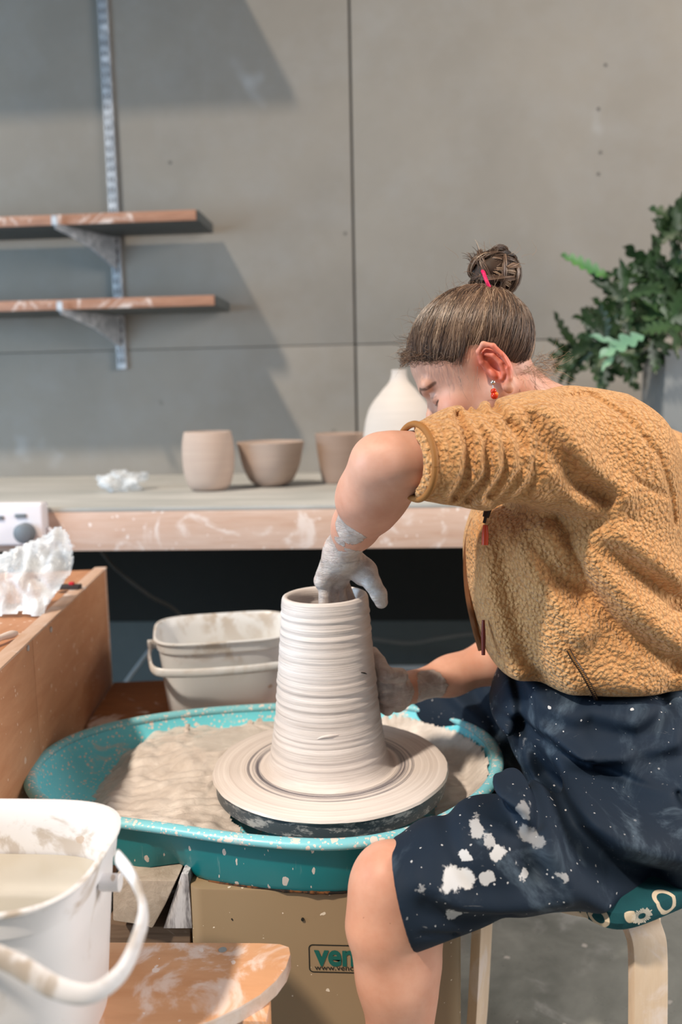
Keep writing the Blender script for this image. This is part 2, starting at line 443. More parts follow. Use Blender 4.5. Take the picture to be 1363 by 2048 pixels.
# socket box on the bench front
white_pl = plain('white_plastic', srgb(222, 218, 222), .35, .04)
grey_pl = plain('grey_plug', srgb(105, 112, 118), .5, .2, 40)
s0 = at_y(-60, 1006, BENCH_Y - .02); s1 = at_y(95, 1090, BENCH_Y - .02)
sk = empty('power_socket', ((s0.x + s1.x) / 2, BENCH_Y, s1.z), 'white double power socket on the bench front with a round grey plug', 'power socket')
mb = MB(); mb.box(((s0.x + s1.x) / 2, BENCH_Y - .017, (s0.z + s1.z) / 2), (s1.x - s0.x, .034, s0.z - s1.z)); mb.build('housing', white_pl, sk, bevel=.008, seg=3)
pp = at_y(50, 1066, BENCH_Y - .04)
mb = MB(); mb.tube([(pp.x, BENCH_Y - .034, pp.z), (pp.x, BENCH_Y - .052, pp.z), (pp.x, BENCH_Y - .055, pp.z)], [.024, .023, .019], 28); mb.build('plug', grey_pl, sk, smooth=True)
for dx_, dz_ in ((-.01, .040), (-.065, .036)):
    mb = MB(); mb.box((pp.x + dx_, BENCH_Y - .036, pp.z + dz_), (.026, .004, .009)); mb.build('switch', grey_pl, sk, bevel=.001)
mb = MB(); q0 = at_y(98, 1055, BENCH_Y - .01)
mb.tube(spline([(q0.x - .015, BENCH_Y - .015, q0.z), (q0.x + .008, BENCH_Y - .02, q0.z - .004), (q0.x + .012, BENCH_Y - .015, q0.z - .04), (q0.x - .01, BENCH_Y - .02, q0.z - .10)], 6), .004, 8); mb.build('cable', white_pl, sk, smooth=True)

# cords and a rod under the bench
cord_grey = plain('grey_cord', srgb(110, 110, 108), .5)
def cord(name, pts, r, label, m=cord_grey, cat='cord'):
    mb = MB(); mb.tube(spline(pts, 8), r, 8); o = mb.build(name, m, smooth=True); return tag(o, label, cat)
cord('hanging_cord', [at_y(195, 1092, 2.02), at_y(232, 1138, 2.06), at_y(300, 1192, 2.1), at_y(352, 1222, 2.15), at_y(420, 1300, 2.2)], .0045, 'thin dark cord sagging under the bench down to the tub', plain('dark_cord', srgb(70, 70, 68), .6))
cord('metal_rod', [at_y(330, 1262, 2.35), at_y(290, 1312, 2.36), at_y(236, 1385, 2.38)], .006, 'thin grey rod leaning behind the back tub under the bench', plain('rod_grey', srgb(150, 156, 160), .4), 'rod')
cord('hose', [at_y(560, 1262, 2.6), at_y(700, 1272, 2.62), at_y(752, 1279, 2.62), at_y(820, 1286, 2.62), at_y(880, 1276, 2.62), at_y(960, 1268, 2.62), at_y(1100, 1285, 2.6)], .0055, 'grey hose running along the wall under the bench')
cord('pipe', [at_y(500, 1336, 2.76), at_y(760, 1337, 2.76), at_y(1100, 1332, 2.76)], .010, 'pale straight pipe low on the wall under the bench', plain('pale_pipe', srgb(200, 205, 208), .4), 'pipe')

# ------------------------------------------------------------------ plant and planter on the bench, right
pl_m = plain('planter_grey', srgb(118, 122, 124), .7, .1, 8)
q = at_y(1330, 700, 2.45); q2 = at_y(1330, 860, 2.45)
planter = empty('planter', (q.x + .11, 2.56, BENCH_Z), 'tall grey square planter at the right end of the bench', 'planter')
mb = MB(); px0 = q.x; w = .22; ztop = q.z
outer = [(px0, 2.45), (px0 + w, 2.45), (px0 + w, 2.45 + w), (px0, 2.45 + w)]; inn = [(px0 + .012, 2.462), (px0 + w - .012, 2.462), (px0 + w - .012, 2.438 + w), (px0 + .012, 2.438 + w)]
mb.loft([[Vector((*a, BENCH_Z)) for a in outer], [Vector((*a, ztop)) for a in outer], [Vector((*a, ztop)) for a in inn], [Vector((*a, ztop - .12)) for a in inn]]); mb.build('planter_box', pl_m, planter, bevel=.002)
soil = plain('soil', srgb(52, 42, 34), .95, .3, 60, bump=.6)
mb = MB(); mb.box((px0 + w / 2, 2.45 + w / 2, ztop - .044), (w - .026, w - .026, .012)); mb.build('soil', soil, planter)

leaf_m = NT('fern_leaf', .45, .4); ln = leaf_m.noise(9, 3, .6)
leaf_m.set('Base Color', leaf_m.mix(leaf_m.ramp(ln, [(.35, 0.0), (.7, 1.0)]), srgb(28, 48, 26), srgb(50, 78, 42))); leaf_m.set('Subsurface Weight', 0.0); leaf_m = leaf_m.m
leaf_b = NT('fern_leaf_blue', .45, .4); ln = leaf_b.noise(9, 3, .6)
leaf_b.set('Base Color', leaf_b.mix(leaf_b.ramp(ln, [(.35, 0.0), (.7, 1.0)]), srgb(84, 126, 104), srgb(120, 160, 130))); leaf_b = leaf_b.m
leaf_l = NT('fern_leaf_light', .45, .4); ln = leaf_l.noise(9, 3, .6)
leaf_l.set('Base Color', leaf_l.mix(leaf_l.ramp(ln, [(.35, 0.0), (.7, 1.0)]), srgb(62, 112, 62), srgb(110, 158, 72))); leaf_l = leaf_l.m
def frond(mb, a, b, droop, width, lobes, rnd, up=Vector((0, -.35, 1))):
    """lobed leaf from a to b"""
    a = Vector(a); b = Vector(b); L = (b - a).length; mid = (a + b) / 2 + Vector((0, 0, droop * L))
    def c(t): return a * (1 - t) ** 2 + mid * 2 * t * (1 - t) + b * t * t
    n = 40; d0 = (b - a).normalized(); side = d0.cross(up.normalized()).normalized(); nn = side.cross(d0)
    top = []; bot = []; cen = []
    for i in range(n + 1):
        t = i / n; p = c(t)
        env = math.sin(math.pi * min(1, t * .97 + .03)) ** .55 * (1 - .35 * t)
        lob = .22 + .78 * abs(math.sin(math.pi * lobes * t)) ** .75
        lob2 = .22 + .78 * abs(math.sin(math.pi * lobes * t + 1.1)) ** .75
        w1 = width * env * lob; w2 = width * env * lob2
        sw = d0 * width * .35
        cup = nn * width * .22
        cen.append(p); top.append(p + side * w1 + sw * lob + cup * lob); bot.append(p - side * w2 + sw * lob2 + cup * lob2)
    vs = top + cen + bot; m = n + 1; fs = []
    for i in range(n):
        fs += [(i, i + 1, m + i + 1, m + i), (m + i, m + i + 1, 2 * m + i + 1, 2 * m + i)]
    th = nn * -.0015
    k = len(vs); vs2 = vs + [v + th for v in vs]; fs2 = fs + [tuple(reversed([x + k for x in f])) for f in fs]
    mb.add(vs2, fs2)
plant = empty('potted_fern', (px0 + w / 2, 2.56, ztop - .038), 'leafy dark green plant with lobed leaves in the grey planter', 'plant')
rnd = random.Random(11)
root = Vector((px0 + w / 2, 2.56, ztop - .03))
mbs = MB(); tips = []
hubs = [(1355, 470), (1340, 540), (1300, 560), (1260, 600), (1225, 640), (1330, 640), (1200, 690), (1290, 680), (1160, 700), (1240, 720), (1350, 600)]
for i, (hx, hy) in enumerate(hubs):
    Yh = 2.50 + rnd.uniform(-.16, .12); h = at_y(hx, hy, Yh)
    mbs.tube(spline([root + Vector((rnd.uniform(-.03, .03), rnd.uniform(-.03, .03), 0)), (root + h) / 2 + Vector((rnd.uniform(-.03, .03), 0, .05)), h], 6), [.005] * 7 + [.003] * 6, 6)
    tips.append(h)
mbs.build('stem', plain('stem_green', srgb(60, 70, 40), .6), plant, smooth=True)
mbd = MB()
for h in tips:
    for k in range(13):
        ang = rnd.uniform(0, 2 * math.pi); L = rnd.uniform(.07, .13)
        d = Vector((math.cos(ang), rnd.uniform(-.5, .5), math.sin(ang) * .9)).normalized() * L
        frond(mbd, h + Vector((rnd.uniform(-.02, .02), rnd.uniform(-.03, .03), rnd.uniform(-.02, .02))), h + d, rnd.uniform(-.1, .25), rnd.uniform(.018, .030), rnd.choice([3, 4, 5]), rnd, Vector((rnd.uniform(-.5, .5), -1, rnd.uniform(-.3, .8))))
for a, b in [((1345, 500), (1338, 412)), ((1362, 470), (1350, 405)), ((1300, 560), (1298, 500)), ((1330, 560), (1362, 500)), ((1290, 700), (1262, 770)), ((1255, 690), (1258, 735)), ((1180, 700), (1130, 735)), ((1200, 690), (1142, 690)), ((1200, 720), (1190, 760)), ((1310, 700), (1325, 730)), ((1150, 700), (1125, 760)), ((1280, 600), (1220, 590))]:
    frond(mbd, at_y(*a, 2.48), at_y(*b, 2.45), .08, .018, 4, rnd, Vector((0, -1, .3)))
mbd.build('foliage', leaf_m, plant, smooth=True)
mbl = MB(); frond(mbl, at_y(1216, 556, 2.40), at_y(1122, 512, 2.36), .05, .026, 6, rnd, Vector((0, -1, .5)))
o = mbl.build('leaf', leaf_l, plant, smooth=True); o['label'] = 'bright green leaf reaching left'
mbl = MB(); frond(mbl, at_y(1288, 672, 2.32), at_y(1200, 715, 2.28), .12, .030, 4, rnd, Vector((0, -1, .5)))
frond(mbl, at_y(1236, 692, 2.30), at_y(1178, 672, 2.28), .1, .014, 2, rnd, Vector((0, -1, .5))); frond(mbl, at_y(1236, 698, 2.30), at_y(1203, 742, 2.28), .1, .013, 2, rnd, Vector((0, -1, .5)))
o = mbl.build('leaf', leaf_b, plant, smooth=True); o['label'] = 'pale blue-green lobed leaf in front'
# ================================================================== potter's wheel
HEAD_Z = 0.523
hc = at_z(661, 1526, HEAD_Z)           # wheel centre
print('HEAD', hc, (hc - CAM).dot(_F))
HR = 463 / 2 / FPX * (hc - CAM).dot(_F)
print('head radius', HR)
def teal_mat(name, base, splat=.45, rough=.4):
    N = NT(name, rough, .5)
    a = N.noise(6, 4, .6)
    c = N.mix(a, base, tuple(min(1, x * 1.18) for x in base))
    sm = N.smooth(N.noise(14, 6, .72, dist=.8), .55, .66)
    c = N.mix(N.math('MULTIPLY', sm, .62), c, srgb(206, 198, 190))
    s = N.math('MAXIMUM', N.specks(80, .34, splat * 1.2), N.specks(190, .46, splat * 1.4)); s2 = N.specks(30, .24, splat * .8)
    c = N.mix(N.math('MAXIMUM', s, s2), c, srgb(226, 212, 204))
    N.set('Base Color', c); N.set('Roughness', N.ramp(N.noise(20, 3), [(.3, .28), (.8, .55)])); return N
TEAL = srgb(40, 140, 150)
pan_in = teal_mat('pan_teal', srgb(104, 202, 218)).m
pan_out = NT('pan_teal_outside', .35, .5)
a = pan_out.noise(6, 4, .6); c = pan_out.mix(a, srgb(0, 112, 120), srgb(8, 128, 136))
st = pan_out.smooth(pan_out.noise(30, 4, .6, co=pan_out.map((3.0, 3.0, .35))), .66, .74)
c = pan_out.mix(pan_out.math('MULTIPLY', st, .25), c, srgb(170, 190, 185))
s = pan_out.math('MAXIMUM', pan_out.specks(36, .24, .35, co=pan_out.map((1.3, 1.3, .8), (0, .5, .6))), pan_out.specks(70, .30, .25, co=pan_out.map((2.0, 2.0, .8), (0, .6, .3))))
c = pan_out.mix(s, c, srgb(214, 204, 196)); pan_out.set('Base Color', c); pan_out = pan_out.m
rim_m = teal_mat('pan_rim', srgb(120, 190, 202), splat=.8).m
mud_m = NT('slip_coating', .5, .5)
mn = mud_m.noise(18, 5, .65, dist=.5); c = mud_m.mix(mud_m.ramp(mn, [(.3, 0.0), (.7, 1.0)]), srgb(150, 134, 118), srgb(192, 178, 164)); mud_m.set('Base Color', c); mud_m.bump(mn, .6, .006); mud_m = mud_m.m

RIM_Z = 0.503
rim_px = [(55, 1560), (66, 1592), (110, 1622), (200, 1642), (330, 1660), (470, 1680), (600, 1691), (700, 1690), (790, 1676), (870, 1650), (940, 1612), (984, 1572), (1000, 1530), (988, 1490), (950, 1456), (890, 1430), (810, 1412), (700, 1406), (560, 1412), (430, 1420), (310, 1434), (210, 1454), (130, 1482), (75, 1520)]
rimc = [at_z(px, py, RIM_Z) for px, py in rim_px]
rim_pts = cspline(rimc, 6)
pan = empty('splash_pan', (hc.x - .1, hc.y, .43), 'teal oval splash pan with clay splatters around the wheel head', 'splash pan')
mid = sum(rimc, Vector()) / len(rimc)
def offset(pts, d, z, notch=0.0):
    out = []; n = len(pts)
    for i, p in enumerate(pts):
        t = (pts[(i + 1) % n] - pts[i - 1]).normalized(); nn = Vector((t.y, -t.x, 0))
        if nn.dot(mid - p) < 0: nn = -nn
        q = p + nn * d
        if notch:
            px_, py_ = 0, 0
            w = math.exp(-((q.x - nx_) / .022) ** 2) * (1 if q.y < hc.y else 0)
            q = q + nn * notch * w
        out.append(Vector((q.x, q.y, z)))
    return out
nx_ = at_z(345, 1750, .43).x
PAN_BOT = .428
def smooth_ring(r, it):
    for _ in range(it): r = [(r[i - 1] + r[i] * 2 + r[(i + 1) % len(r)]) / 4 for i in range(len(r))]
    return r
# rolled rim: section around the rim line
sec = [(0.010 * math.cos(a) + .004, 0.007 * math.sin(a)) for a in [math.radians(x) for x in range(0, 360, 30)]]
mb = MB(); rr = [offset(rim_pts, dx, RIM_Z + dz) for dx, dz in sec]
n = len(rim_pts); vs = [p for r in rr for p in r]; fs = []
for i in range(len(rr)):
    for k in range(n): fs.append((i * n + k, i * n + (k + 1) % n, ((i + 1) % len(rr)) * n + (k + 1) % n, ((i + 1) % len(rr)) * n + k))
mb.add(vs, fs); mb.build('rim', rim_m, pan, smooth=True)
# outer and inner walls
mb = MB(); mb.loft([offset(rim_pts, .010, RIM_Z - .002), offset(rim_pts, .012, RIM_Z - .02), offset(rim_pts, .014, PAN_BOT + .008, .02), offset(rim_pts, .018, PAN_BOT, .03), smooth_ring(offset(rim_pts, .12, PAN_BOT), 12)], cap0=False)
mb.build('outer_wall', pan_out, pan, smooth=True)
PAN_IN = .448
mb = MB(); mb.loft([offset(rim_pts, .008, RIM_Z + .003), offset(rim_pts, .013, RIM_Z - .006), smooth_ring(offset(rim_pts, .024, RIM_Z - .030), 4), smooth_ring(offset(rim_pts, .050, PAN_IN + .004), 8), smooth_ring(offset(rim_pts, .075, PAN_IN), 14)], cap0=False)
mb.build('inner_wall', pan_in, pan, smooth=True)

# slip and slops lying in the pan: height field with lumps
def inside(poly, x, y):
    c = False; j = len(poly) - 1
    for i in range(len(poly)):
        xi, yi, xj, yj = poly[i][0], poly[i][1], poly[j][0], poly[j][1]
        if (yi > y) != (yj > y) and x < (xj - xi) * (y - yi) / (yj - yi + 1e-12) + xi: c = not c
        j = i
    return c
inner = [(p.x, p.y) for p in smooth_ring(offset(rim_pts, .016, 0), 6)]
ia = np.array(inner)
def edge_dist(x, y): return float(np.min(np.hypot(ia[:, 0] - x, ia[:, 1] - y)))
step = .0035; xs = np.arange(ia[:, 0].min(), ia[:, 0].max(), step); ys = np.arange(ia[:, 1].min(), ia[:, 1].max(), step)
hid = {}; vs = []; fs = []
for i, x in enumerate(xs):
    for j, y in enumerate(ys):
        if not inside(inner, x, y): continue
        rw = math.hypot(x - hc.x, y - hc.y)
        if rw < HR - .02: continue
        e = edge_dist(x, y)
        wallz = PAN_IN + max(0, (1 - e / .045)) ** 1.6 * (RIM_Z - PAN_IN)      # the pan's own inner wall
        v = Vector((x * 9, y * 9, 0)); nz = mnoise.fractal(v, 1.0, 2.1, 5); n2 = mnoise.noise(Vector((x * 60, y * 34, 3))); n3 = abs(mnoise.noise(Vector((x * 20 + y * 14, y * 44 - x * 10, 7))))
        dx = x - hc.x
        # bank thrown up behind the wheel on the left, coating on the right wall
        left = max(0, min(1, (-dx - .06) / .10)); right = max(0, min(1, (dx - .08) / .08))
        back = max(0, min(1, (y - hc.y + .02) / .16))
        depth = .010 + .010 * nz + .0022 * n2 + .010 * n3
        depth += left * (.012 + .022 * math.exp(-((rw - .245) / .05) ** 2) * (.35 + .65 * back))
        depth -= max(0, (-dx - .34) / .10) * .055
        depth += .012 * back * (1 - right)
        if right > 0 or (back > .2 and dx > -.05):
            coat = .0035 + .003 * nz + .003 * n3 - max(0, (.018 - e) / .018) * .012 * (1 + nz)
            z = max(PAN_IN + max(0, depth * .6), wallz + coat) if right > .2 else max(PAN_IN + depth, wallz + coat - .004)
        else: z = PAN_IN + depth
        z = min(z, RIM_Z - .004 + (-.02 if rw < HR + .012 else 0))
        hid[(i, j)] = len(vs); vs.append((x, y, z))
for (i, j), a in list(hid.items()):
    q = [hid.get((i + 1, j)), hid.get((i + 1, j + 1)), hid.get((i, j + 1))]
    if None not in q: fs.append((a, *q))
slip_m = NT('wet_slip', .3, .6)
sn = slip_m.noise(12, 5, .65, dist=.8); c = slip_m.mix(slip_m.ramp(sn, [(.35, 0.0), (.68, 1.0)]), srgb(204, 192, 183), srgb(232, 223, 216))
slip_m.set('Base Color', c); slip_m.set('Roughness', slip_m.ramp(slip_m.noise(9, 3), [(.4, .07), (.62, .28)])); slip_m.bump(slip_m.noise(60, 6, .75, co=slip_m.map((.6, 1.3, 1), (0, 0, .5)), dist=1.6), .6, .005); slip_m = slip_m.m
o = mesh_obj('clay_slip', vs, fs, slip_m, smooth=True); tag(o, 'wet pale clay slip and slops lying in the teal pan', 'clay slip', kind='stuff')
# thrown lumps and strings on the slop bank
mb = MB(); rnd = random.Random(4)
lump = [(375, 1450, 1475, .006), (430, 1478, 1490, .009), (500, 1445, 1452, .006), (520, 1440, 1446, .005)]
for (px, ya, yb, r) in lump:
    a = at_z(px + 6, yb + 12, .468); b = at_z(px, ya, .494)
    mb.tube(spline([a, (a + b) / 2 + Vector((rnd.uniform(-.008, .008), 0, .004)), b], 6), [r * (1.3 - .05 * k) * (1 + .25 * math.sin(k * 1.7)) for k in range(13)], 10)
o = mb.build('clay_lump', slip_m, smooth=True); tag(o, 'curled lumps of wet clay flicked up the back wall of the teal pan', 'clay scraps', kind='stuff')

# ---- the machine under the pan
body_m = NT('wheel_beige', .45, .45)
a = body_m.noise(3, 4, .6); c = body_m.mix(a, srgb(140, 118, 90), srgb(154, 132, 104))
s = body_m.math('MAXIMUM', body_m.specks(40, .18, .18), body_m.specks(110, .28, .18)); c = body_m.mix(s, c, srgb(214, 200, 182))
s = body_m.specks(24, .09, .2, co=body_m.map(loc=(3, 1, 2))); c = body_m.mix(s, c, srgb(44, 36, 30))
body_m.set('Base Color', c); body_m = body_m.m
bl = at_z(374, 1790, PAN_BOT); br = at_z(918, 1790, PAN_BOT)
fy = at_z(560, 1788, PAN_BOT).y + .012
wheel = empty('pottery_wheel', (hc.x, hc.y, 0), 'beige electric pottery wheel with clay-covered turning head under the tall pot', 'pottery wheel')
bx0 = at_y(374, 1800, fy).x; bx1 = at_y(920, 1950, fy + .03).x
def rrect(x0, x1, y0, y1, r, n=8):
    pts = []
    for cx, cy, a0 in ((x1 - r, y0 + r, -90), (x1 - r, y1 - r, 0), (x0 + r, y1 - r, 90), (x0 + r, y0 + r, 180)):
        for k in range(n + 1):
            a = math.radians(a0 + 90 * k / n); pts.append((cx + r * math.cos(a), cy + r * math.sin(a)))
    return pts
by1 = fy + .46
mb = MB(); mb.prism(rrect(bx0, bx1, fy, by1, .022), .03, PAN_BOT - .002); mb.build('housing', body_m, wheel, bevel=.003)
for x in (bx0 + .04, bx1 - .04):
    for y in (fy + .05, by1 - .05):
        mb = MB(); mb.tube([(x, y, 0), (x, y, .032)], .018, 16); mb.build('foot', plain('rubber', srgb(30, 30, 30), .8), wheel, smooth=True)
# black seam tape where pan meets housing
tape = NT('seal_black', .6, .3); tape.set('Base Color', tape.mix(tape.smooth(tape.noise(60, 4, .7), .45, .6), srgb(24, 20, 16), srgb(110, 66, 30))); tape = tape.m
foot_ring = offset(rim_pts, .019, PAN_BOT - .0015, .03)
seg_ = [p for p in foot_ring if p.y < hc.y and bx0 + .01 < p.x < bx1 - .01]; seg_.sort(key=lambda p: p.x)
rnd = random.Random(3)
mb = MB(); mb.tube(seg_, [rnd.uniform(.0015, .0035) for _ in seg_], 8)
mb.build('sealant', tape, wheel)
# sticker: outline, word and web line
ink = plain('sticker_black', srgb(28, 28, 24), .5); tealink = plain('sticker_teal', srgb(14, 92, 84), .5)
fyS = fy - .0006
def sp(px, py): return at_y(px, py, fy)
def text(body, p0, height, width, m, name, parent, bold=0.0, font_shear=0.0):
    cu = bpy.data.curves.new(name, 'FONT'); cu.body = body; cu.size = 1.0; cu.extrude = .0; cu.offset = bold; cu.resolution_u = 4
    o = bpy.data.objects.new(name, cu); COL.objects.link(o)
    dg = bpy.context.evaluated_depsgraph_get(); me = bpy.data.meshes.new_from_object(o.evaluated_get(dg)); bpy.data.objects.remove(o)
    co = np.array([v.co[:] for v in me.vertices]); mn = co.min(0); mx = co.max(0)
    X = (co[:, 0] - mn[0]) / (mx[0] - mn[0]) * width; Z = (co[:, 1]) / max(.001, mx[1]) * height
    vs = np.stack([p0.x + X, np.full(len(X), fyS - .0002), p0.z + Z], 1)
    fs = [list(p.vertices) for p in me.polygons]
    ob = mesh_obj(name, vs, fs, m, parent, smooth=False); return ob
a = sp(628, 1929); b = sp(705, 1895); 
full_w = (sp(778, 1929).x - a.x)
st_parent = wheel
o = mb = None
def rounded_frame(x0, x1, z0, z1, r, t, y):
    A = rrect(x0, x1, z0, z1, r, 6); B = rrect(x0 + t, x1 - t, z0 + t, z1 - t, max(.001, r - t), 6)
    n = len(A); vs = [(p[0], y, p[1]) for p in A] + [(p[0], y, p[1]) for p in B]
    return vs, [(k, (k + 1) % n, n + (k + 1) % n, n + k) for k in range(n)]
z_lo = sp(618, 1944).z; z_hi = sp(618, 1888).z; x_l = sp(617, 1915).x
vs, fs = rounded_frame(x_l, x_l + (sp(790, 1915).x - x_l), z_lo, z_hi, .006, .0015, fyS)
frame = mesh_obj('sticker', vs, fs, ink, wheel, smooth=False); frame['label'] = 'maker sticker with black outline'
w1 = text('venco', sp(628, 1929), (sp(628, 1899).z - sp(628, 1929).z) , sp(768, 1929).x - sp(628, 1929).x, tealink, 'sticker_word', frame, bold=.03)
w2 = text('www.venco.com.au', sp(629, 1939), (sp(629, 1931).z - sp(629, 1938).z), sp(774, 1939).x - sp(629, 1939).x, ink, 'sticker_line', frame)
for w in (w1, w2): pass
# screws / small round mark on the housing
mb = MB(); p = sp(605, 1838); mb.tube([(p.x, fy + .001, p.z), (p.x, fy - .002, p.z)], .0022, 14); mb.build('screw', ink, wheel, smooth=True)
# bracket with clay tray left of the housing
br_m = NT('bracket_grey', .5, .4); c = br_m.mix(br_m.smooth(br_m.noise(22, 4, .7, co=br_m.map((3, 3, .5))), .42, .62), srgb(206, 204, 208), srgb(112, 108, 112)); br_m.set('Base Color', c); br_m = br_m.m
A = [at_y(362, 1748, fy + .01), at_y(376, 1748, fy + .01), at_y(384, 1857, fy + .01), at_y(326, 1857, fy + .01)]
mb = MB(); mb.loft([A, [p + Vector((0, .03, 0)) for p in A]]); mb.build('support_bracket', br_m, wheel, bevel=.001)
A = [at_y(225, 1760, fy + .005), at_y(352, 1762, fy + .005), at_y(330, 1810, fy + .003), at_y(304, 1858, fy), at_y(290, 1852, fy), at_y(225, 1842, fy)]
mb = MB(); mb.loft([A, [p + Vector((0, .16, 0)) for p in A]]); mb.build('slop_block', mud_m, wheel, bevel=.003)
A = [at_y(210, 1848, fy + .02), at_y(380, 1856, fy + .02), at_y(380, 1925, fy + .02), at_y(210, 1925, fy + .02)]
dkw = wood_mat('dirty_board', srgb(96, 78, 64), srgb(128, 108, 92), smear=.2)
mb = MB(); mb.loft([A, [p + Vector((0, .2, 0)) for p in A]]); mb.build('side_shelf', dkw, wheel, bevel=.002)

# ---- head: metal disc, clay-covered
head_m = NT('head_metal', .45, .5); a = head_m.noise(30, 6, .75, co=head_m.map((1, 1, 2.5)))
head_m.set('Base Color', head_m.mix(head_m.smooth(a, .50, .62), srgb(70, 78, 84), srgb(170, 168, 166))); head_m = head_m.m
mb = MB(); mb.lathe(hc + Vector((0, 0, -.034)), [(.001, 0), (HR - .010, 0), (HR - .003, .004), (HR - .002, .0265), (.001, .0265)], 128); mb.build('wheel_head', head_m, wheel, smooth=True)
mb = MB(); mb.lathe(Vector((hc.x, hc.y, PAN_IN - .02)), [(.001, 0), (.10, 0), (.095, HEAD_Z - .034 - PAN_IN + .02), (.001, HEAD_Z - .034 - PAN_IN + .02)], 64); mb.build('shaft_collar', pan_in, wheel, smooth=True)
def bat_wob(r, z, a, i):
    if 1 <= i <= 3:
        k = mnoise.noise(Vector((math.cos(a) * 6, math.sin(a) * 6, 1.7))) + .5 * mnoise.noise(Vector((math.cos(a) * 15, math.sin(a) * 15, 3.1)))
        return r + .0014 * k, z + (.0025 * k if i == 1 else 0)
    return r, z
bat_m = NT('clay_bat', .35, .5)
sx_, sy_, sz_ = bat_m.sep()
rr_ = bat_m.math('SQRT', bat_m.math('ADD', bat_m.math('MULTIPLY', sx_, sx_), bat_m.math('MULTIPLY', sy_, sy_)))
wv = bat_m.noise(1, 4, .7, co=bat_m.comb(bat_m.math('MULTIPLY', rr_, 190.0), bat_m.math('MULTIPLY', sx_, 3.0), bat_m.math('MULTIPLY', sy_, 3.0)))
c = bat_m.mix(bat_m.ramp(wv, [(.35, 0.0), (.65, 1.0)]), srgb(206, 195, 189), srgb(230, 221, 216))
def ringmask(r0, w): return bat_m.math('SUBTRACT', 1.0, bat_m.smooth(bat_m.math('ABSOLUTE', bat_m.math('SUBTRACT', rr_, r0)), w * .5, w))
fine = bat_m.noise(1, 5, .8, co=bat_m.comb(bat_m.math('MULTIPLY', rr_, 700.0), bat_m.math('MULTIPLY', sx_, 6.0), bat_m.math('MULTIPLY', sy_, 6.0)))
fm = bat_m.smooth(fine, .36, .56)
for r0, w, st in ((.1125, .0050, .95), (.1185, .0032, .75), (.127, .0030, .80), (.1075, .003, .6)):
    c = bat_m.mix(bat_m.math('MULTIPLY', bat_m.math('MULTIPLY', ringmask(r0, w), fm), st), c, srgb(84, 80, 90))
c = bat_m.mix(bat_m.math('MULTIPLY', bat_m.math('MULTIPLY', ringmask(.148, .016), bat_m.smooth(fine, .56, .72)), .35), c, srgb(120, 116, 122))
bat_m.set('Base Color', c); bat_m.bump(wv, .4, .002); bat_m = bat_m.m
mb = MB(); mb.lathe(hc + Vector((0, 0, -.007)), [(.001, 0), (HR - .002, -.001), (HR + .002, .002), (HR, .0055), (HR - .006, .0068), (.001, .007)], 220, bat_wob)
mb.build('clay_bat', bat_m, wheel, smooth=True)

# ---- the tall pot being thrown
prof_px = [(1526, 134), (1522, 129), (1514, 124), (1505, 119), (1480, 114), (1450, 110), (1420, 105.5), (1380, 102), (1340, 99), (1300, 95.5), (1260, 92.5), (1230, 90.5), (1205, 88.5), (1193, 87.0)]
pot_c = Vector((hc.x, hc.y, HEAD_Z))
cx_off = (657 - 661)
pts = []
for py, hw in prof_px:
    p = at_y(661, py, hc.y); d = (p - CAM).dot(_F); pts.append((hw / FPX * d * .985, p.z))
zs0 = pts[0][1]; prof = [(r, HEAD_Z + (z - zs0)) for r, z in pts]
TOPZ = prof[-1][1]; TOPR = prof[-1][0]
print('pot top', TOPZ, TOPR, 'base r', prof[0][0])
zs = np.array([z for r, z in prof]); rs = np.array([r for r, z in prof])
rnd = random.Random(8)
grooves = [(rnd.uniform(HEAD_Z + .01, TOPZ - .012), rnd.uniform(.0003, .0012), rnd.uniform(.002, .006)) for _ in range(26)]
def prad(z):
    r = float(np.interp(z, zs, rs))
    r += .0003 * math.sin(z * 2 * math.pi / .0235) + .0002 * math.sin(z * 2 * math.pi / .0117 + 1.0)
    for g, a, w in grooves:
        t = (z - g) / w
        if abs(t) < 3: r += a * (t * math.exp(-t * t)) * 1.1
    return r
oz = np.linspace(HEAD_Z + .0005, TOPZ - .003, 230)
out = [(.001, HEAD_Z + .0003), (prof[0][0] + .004, HEAD_Z + .0003)] + [(prad(z), z) for z in oz]
rt = prad(TOPZ - .003)
th = .0105
rim = [(rt - .0004, TOPZ - .001), (rt - .0018, TOPZ + .0022), (rt - .0045, TOPZ + .0036), (rt - .0075, TOPZ + .003), (rt - .0098, TOPZ + .0005), (rt - .0108, TOPZ - .004)]
inn = [(float(np.interp(z, zs, rs)) - th - .001 + .0007 * math.sin(z * 2 * math.pi / .017), z) for z in np.linspace(TOPZ - .01, HEAD_Z + .03, 60)]
profile = [(r, z - HEAD_Z) for r, z in out + rim + inn + [(.02, HEAD_Z + .015), (.001, HEAD_Z + .014)]]
def pot_wob(r, z, a, i):
    k = 1 + (.0016 * mnoise.noise(Vector((math.cos(a) * 1.5, math.sin(a) * 1.5, z * 260))) + .004 * mnoise.noise(Vector((math.cos(a) * .8, math.sin(a) * .8, z * 20)))) * min(1, z / .02)
    return r * k, z + .0010 * math.sin(a + z * 30) * min(1, z / .03)
wet = NT('wet_clay', .38, .5)
sx_, sy_, sz_ = wet.sep()
l1 = wet.noise(1, 4, .65, co=wet.comb(wet.math('MULTIPLY', sx_, 5.0), wet.math('MULTIPLY', sy_, 5.0), wet.math('MULTIPLY', sz_, 330.0)))
l2 = wet.noise(1, 3, .6, co=wet.comb(wet.math('MULTIPLY', sx_, 9.0), wet.math('MULTIPLY', sy_, 9.0), wet.math('MULTIPLY', sz_, 95.0)))
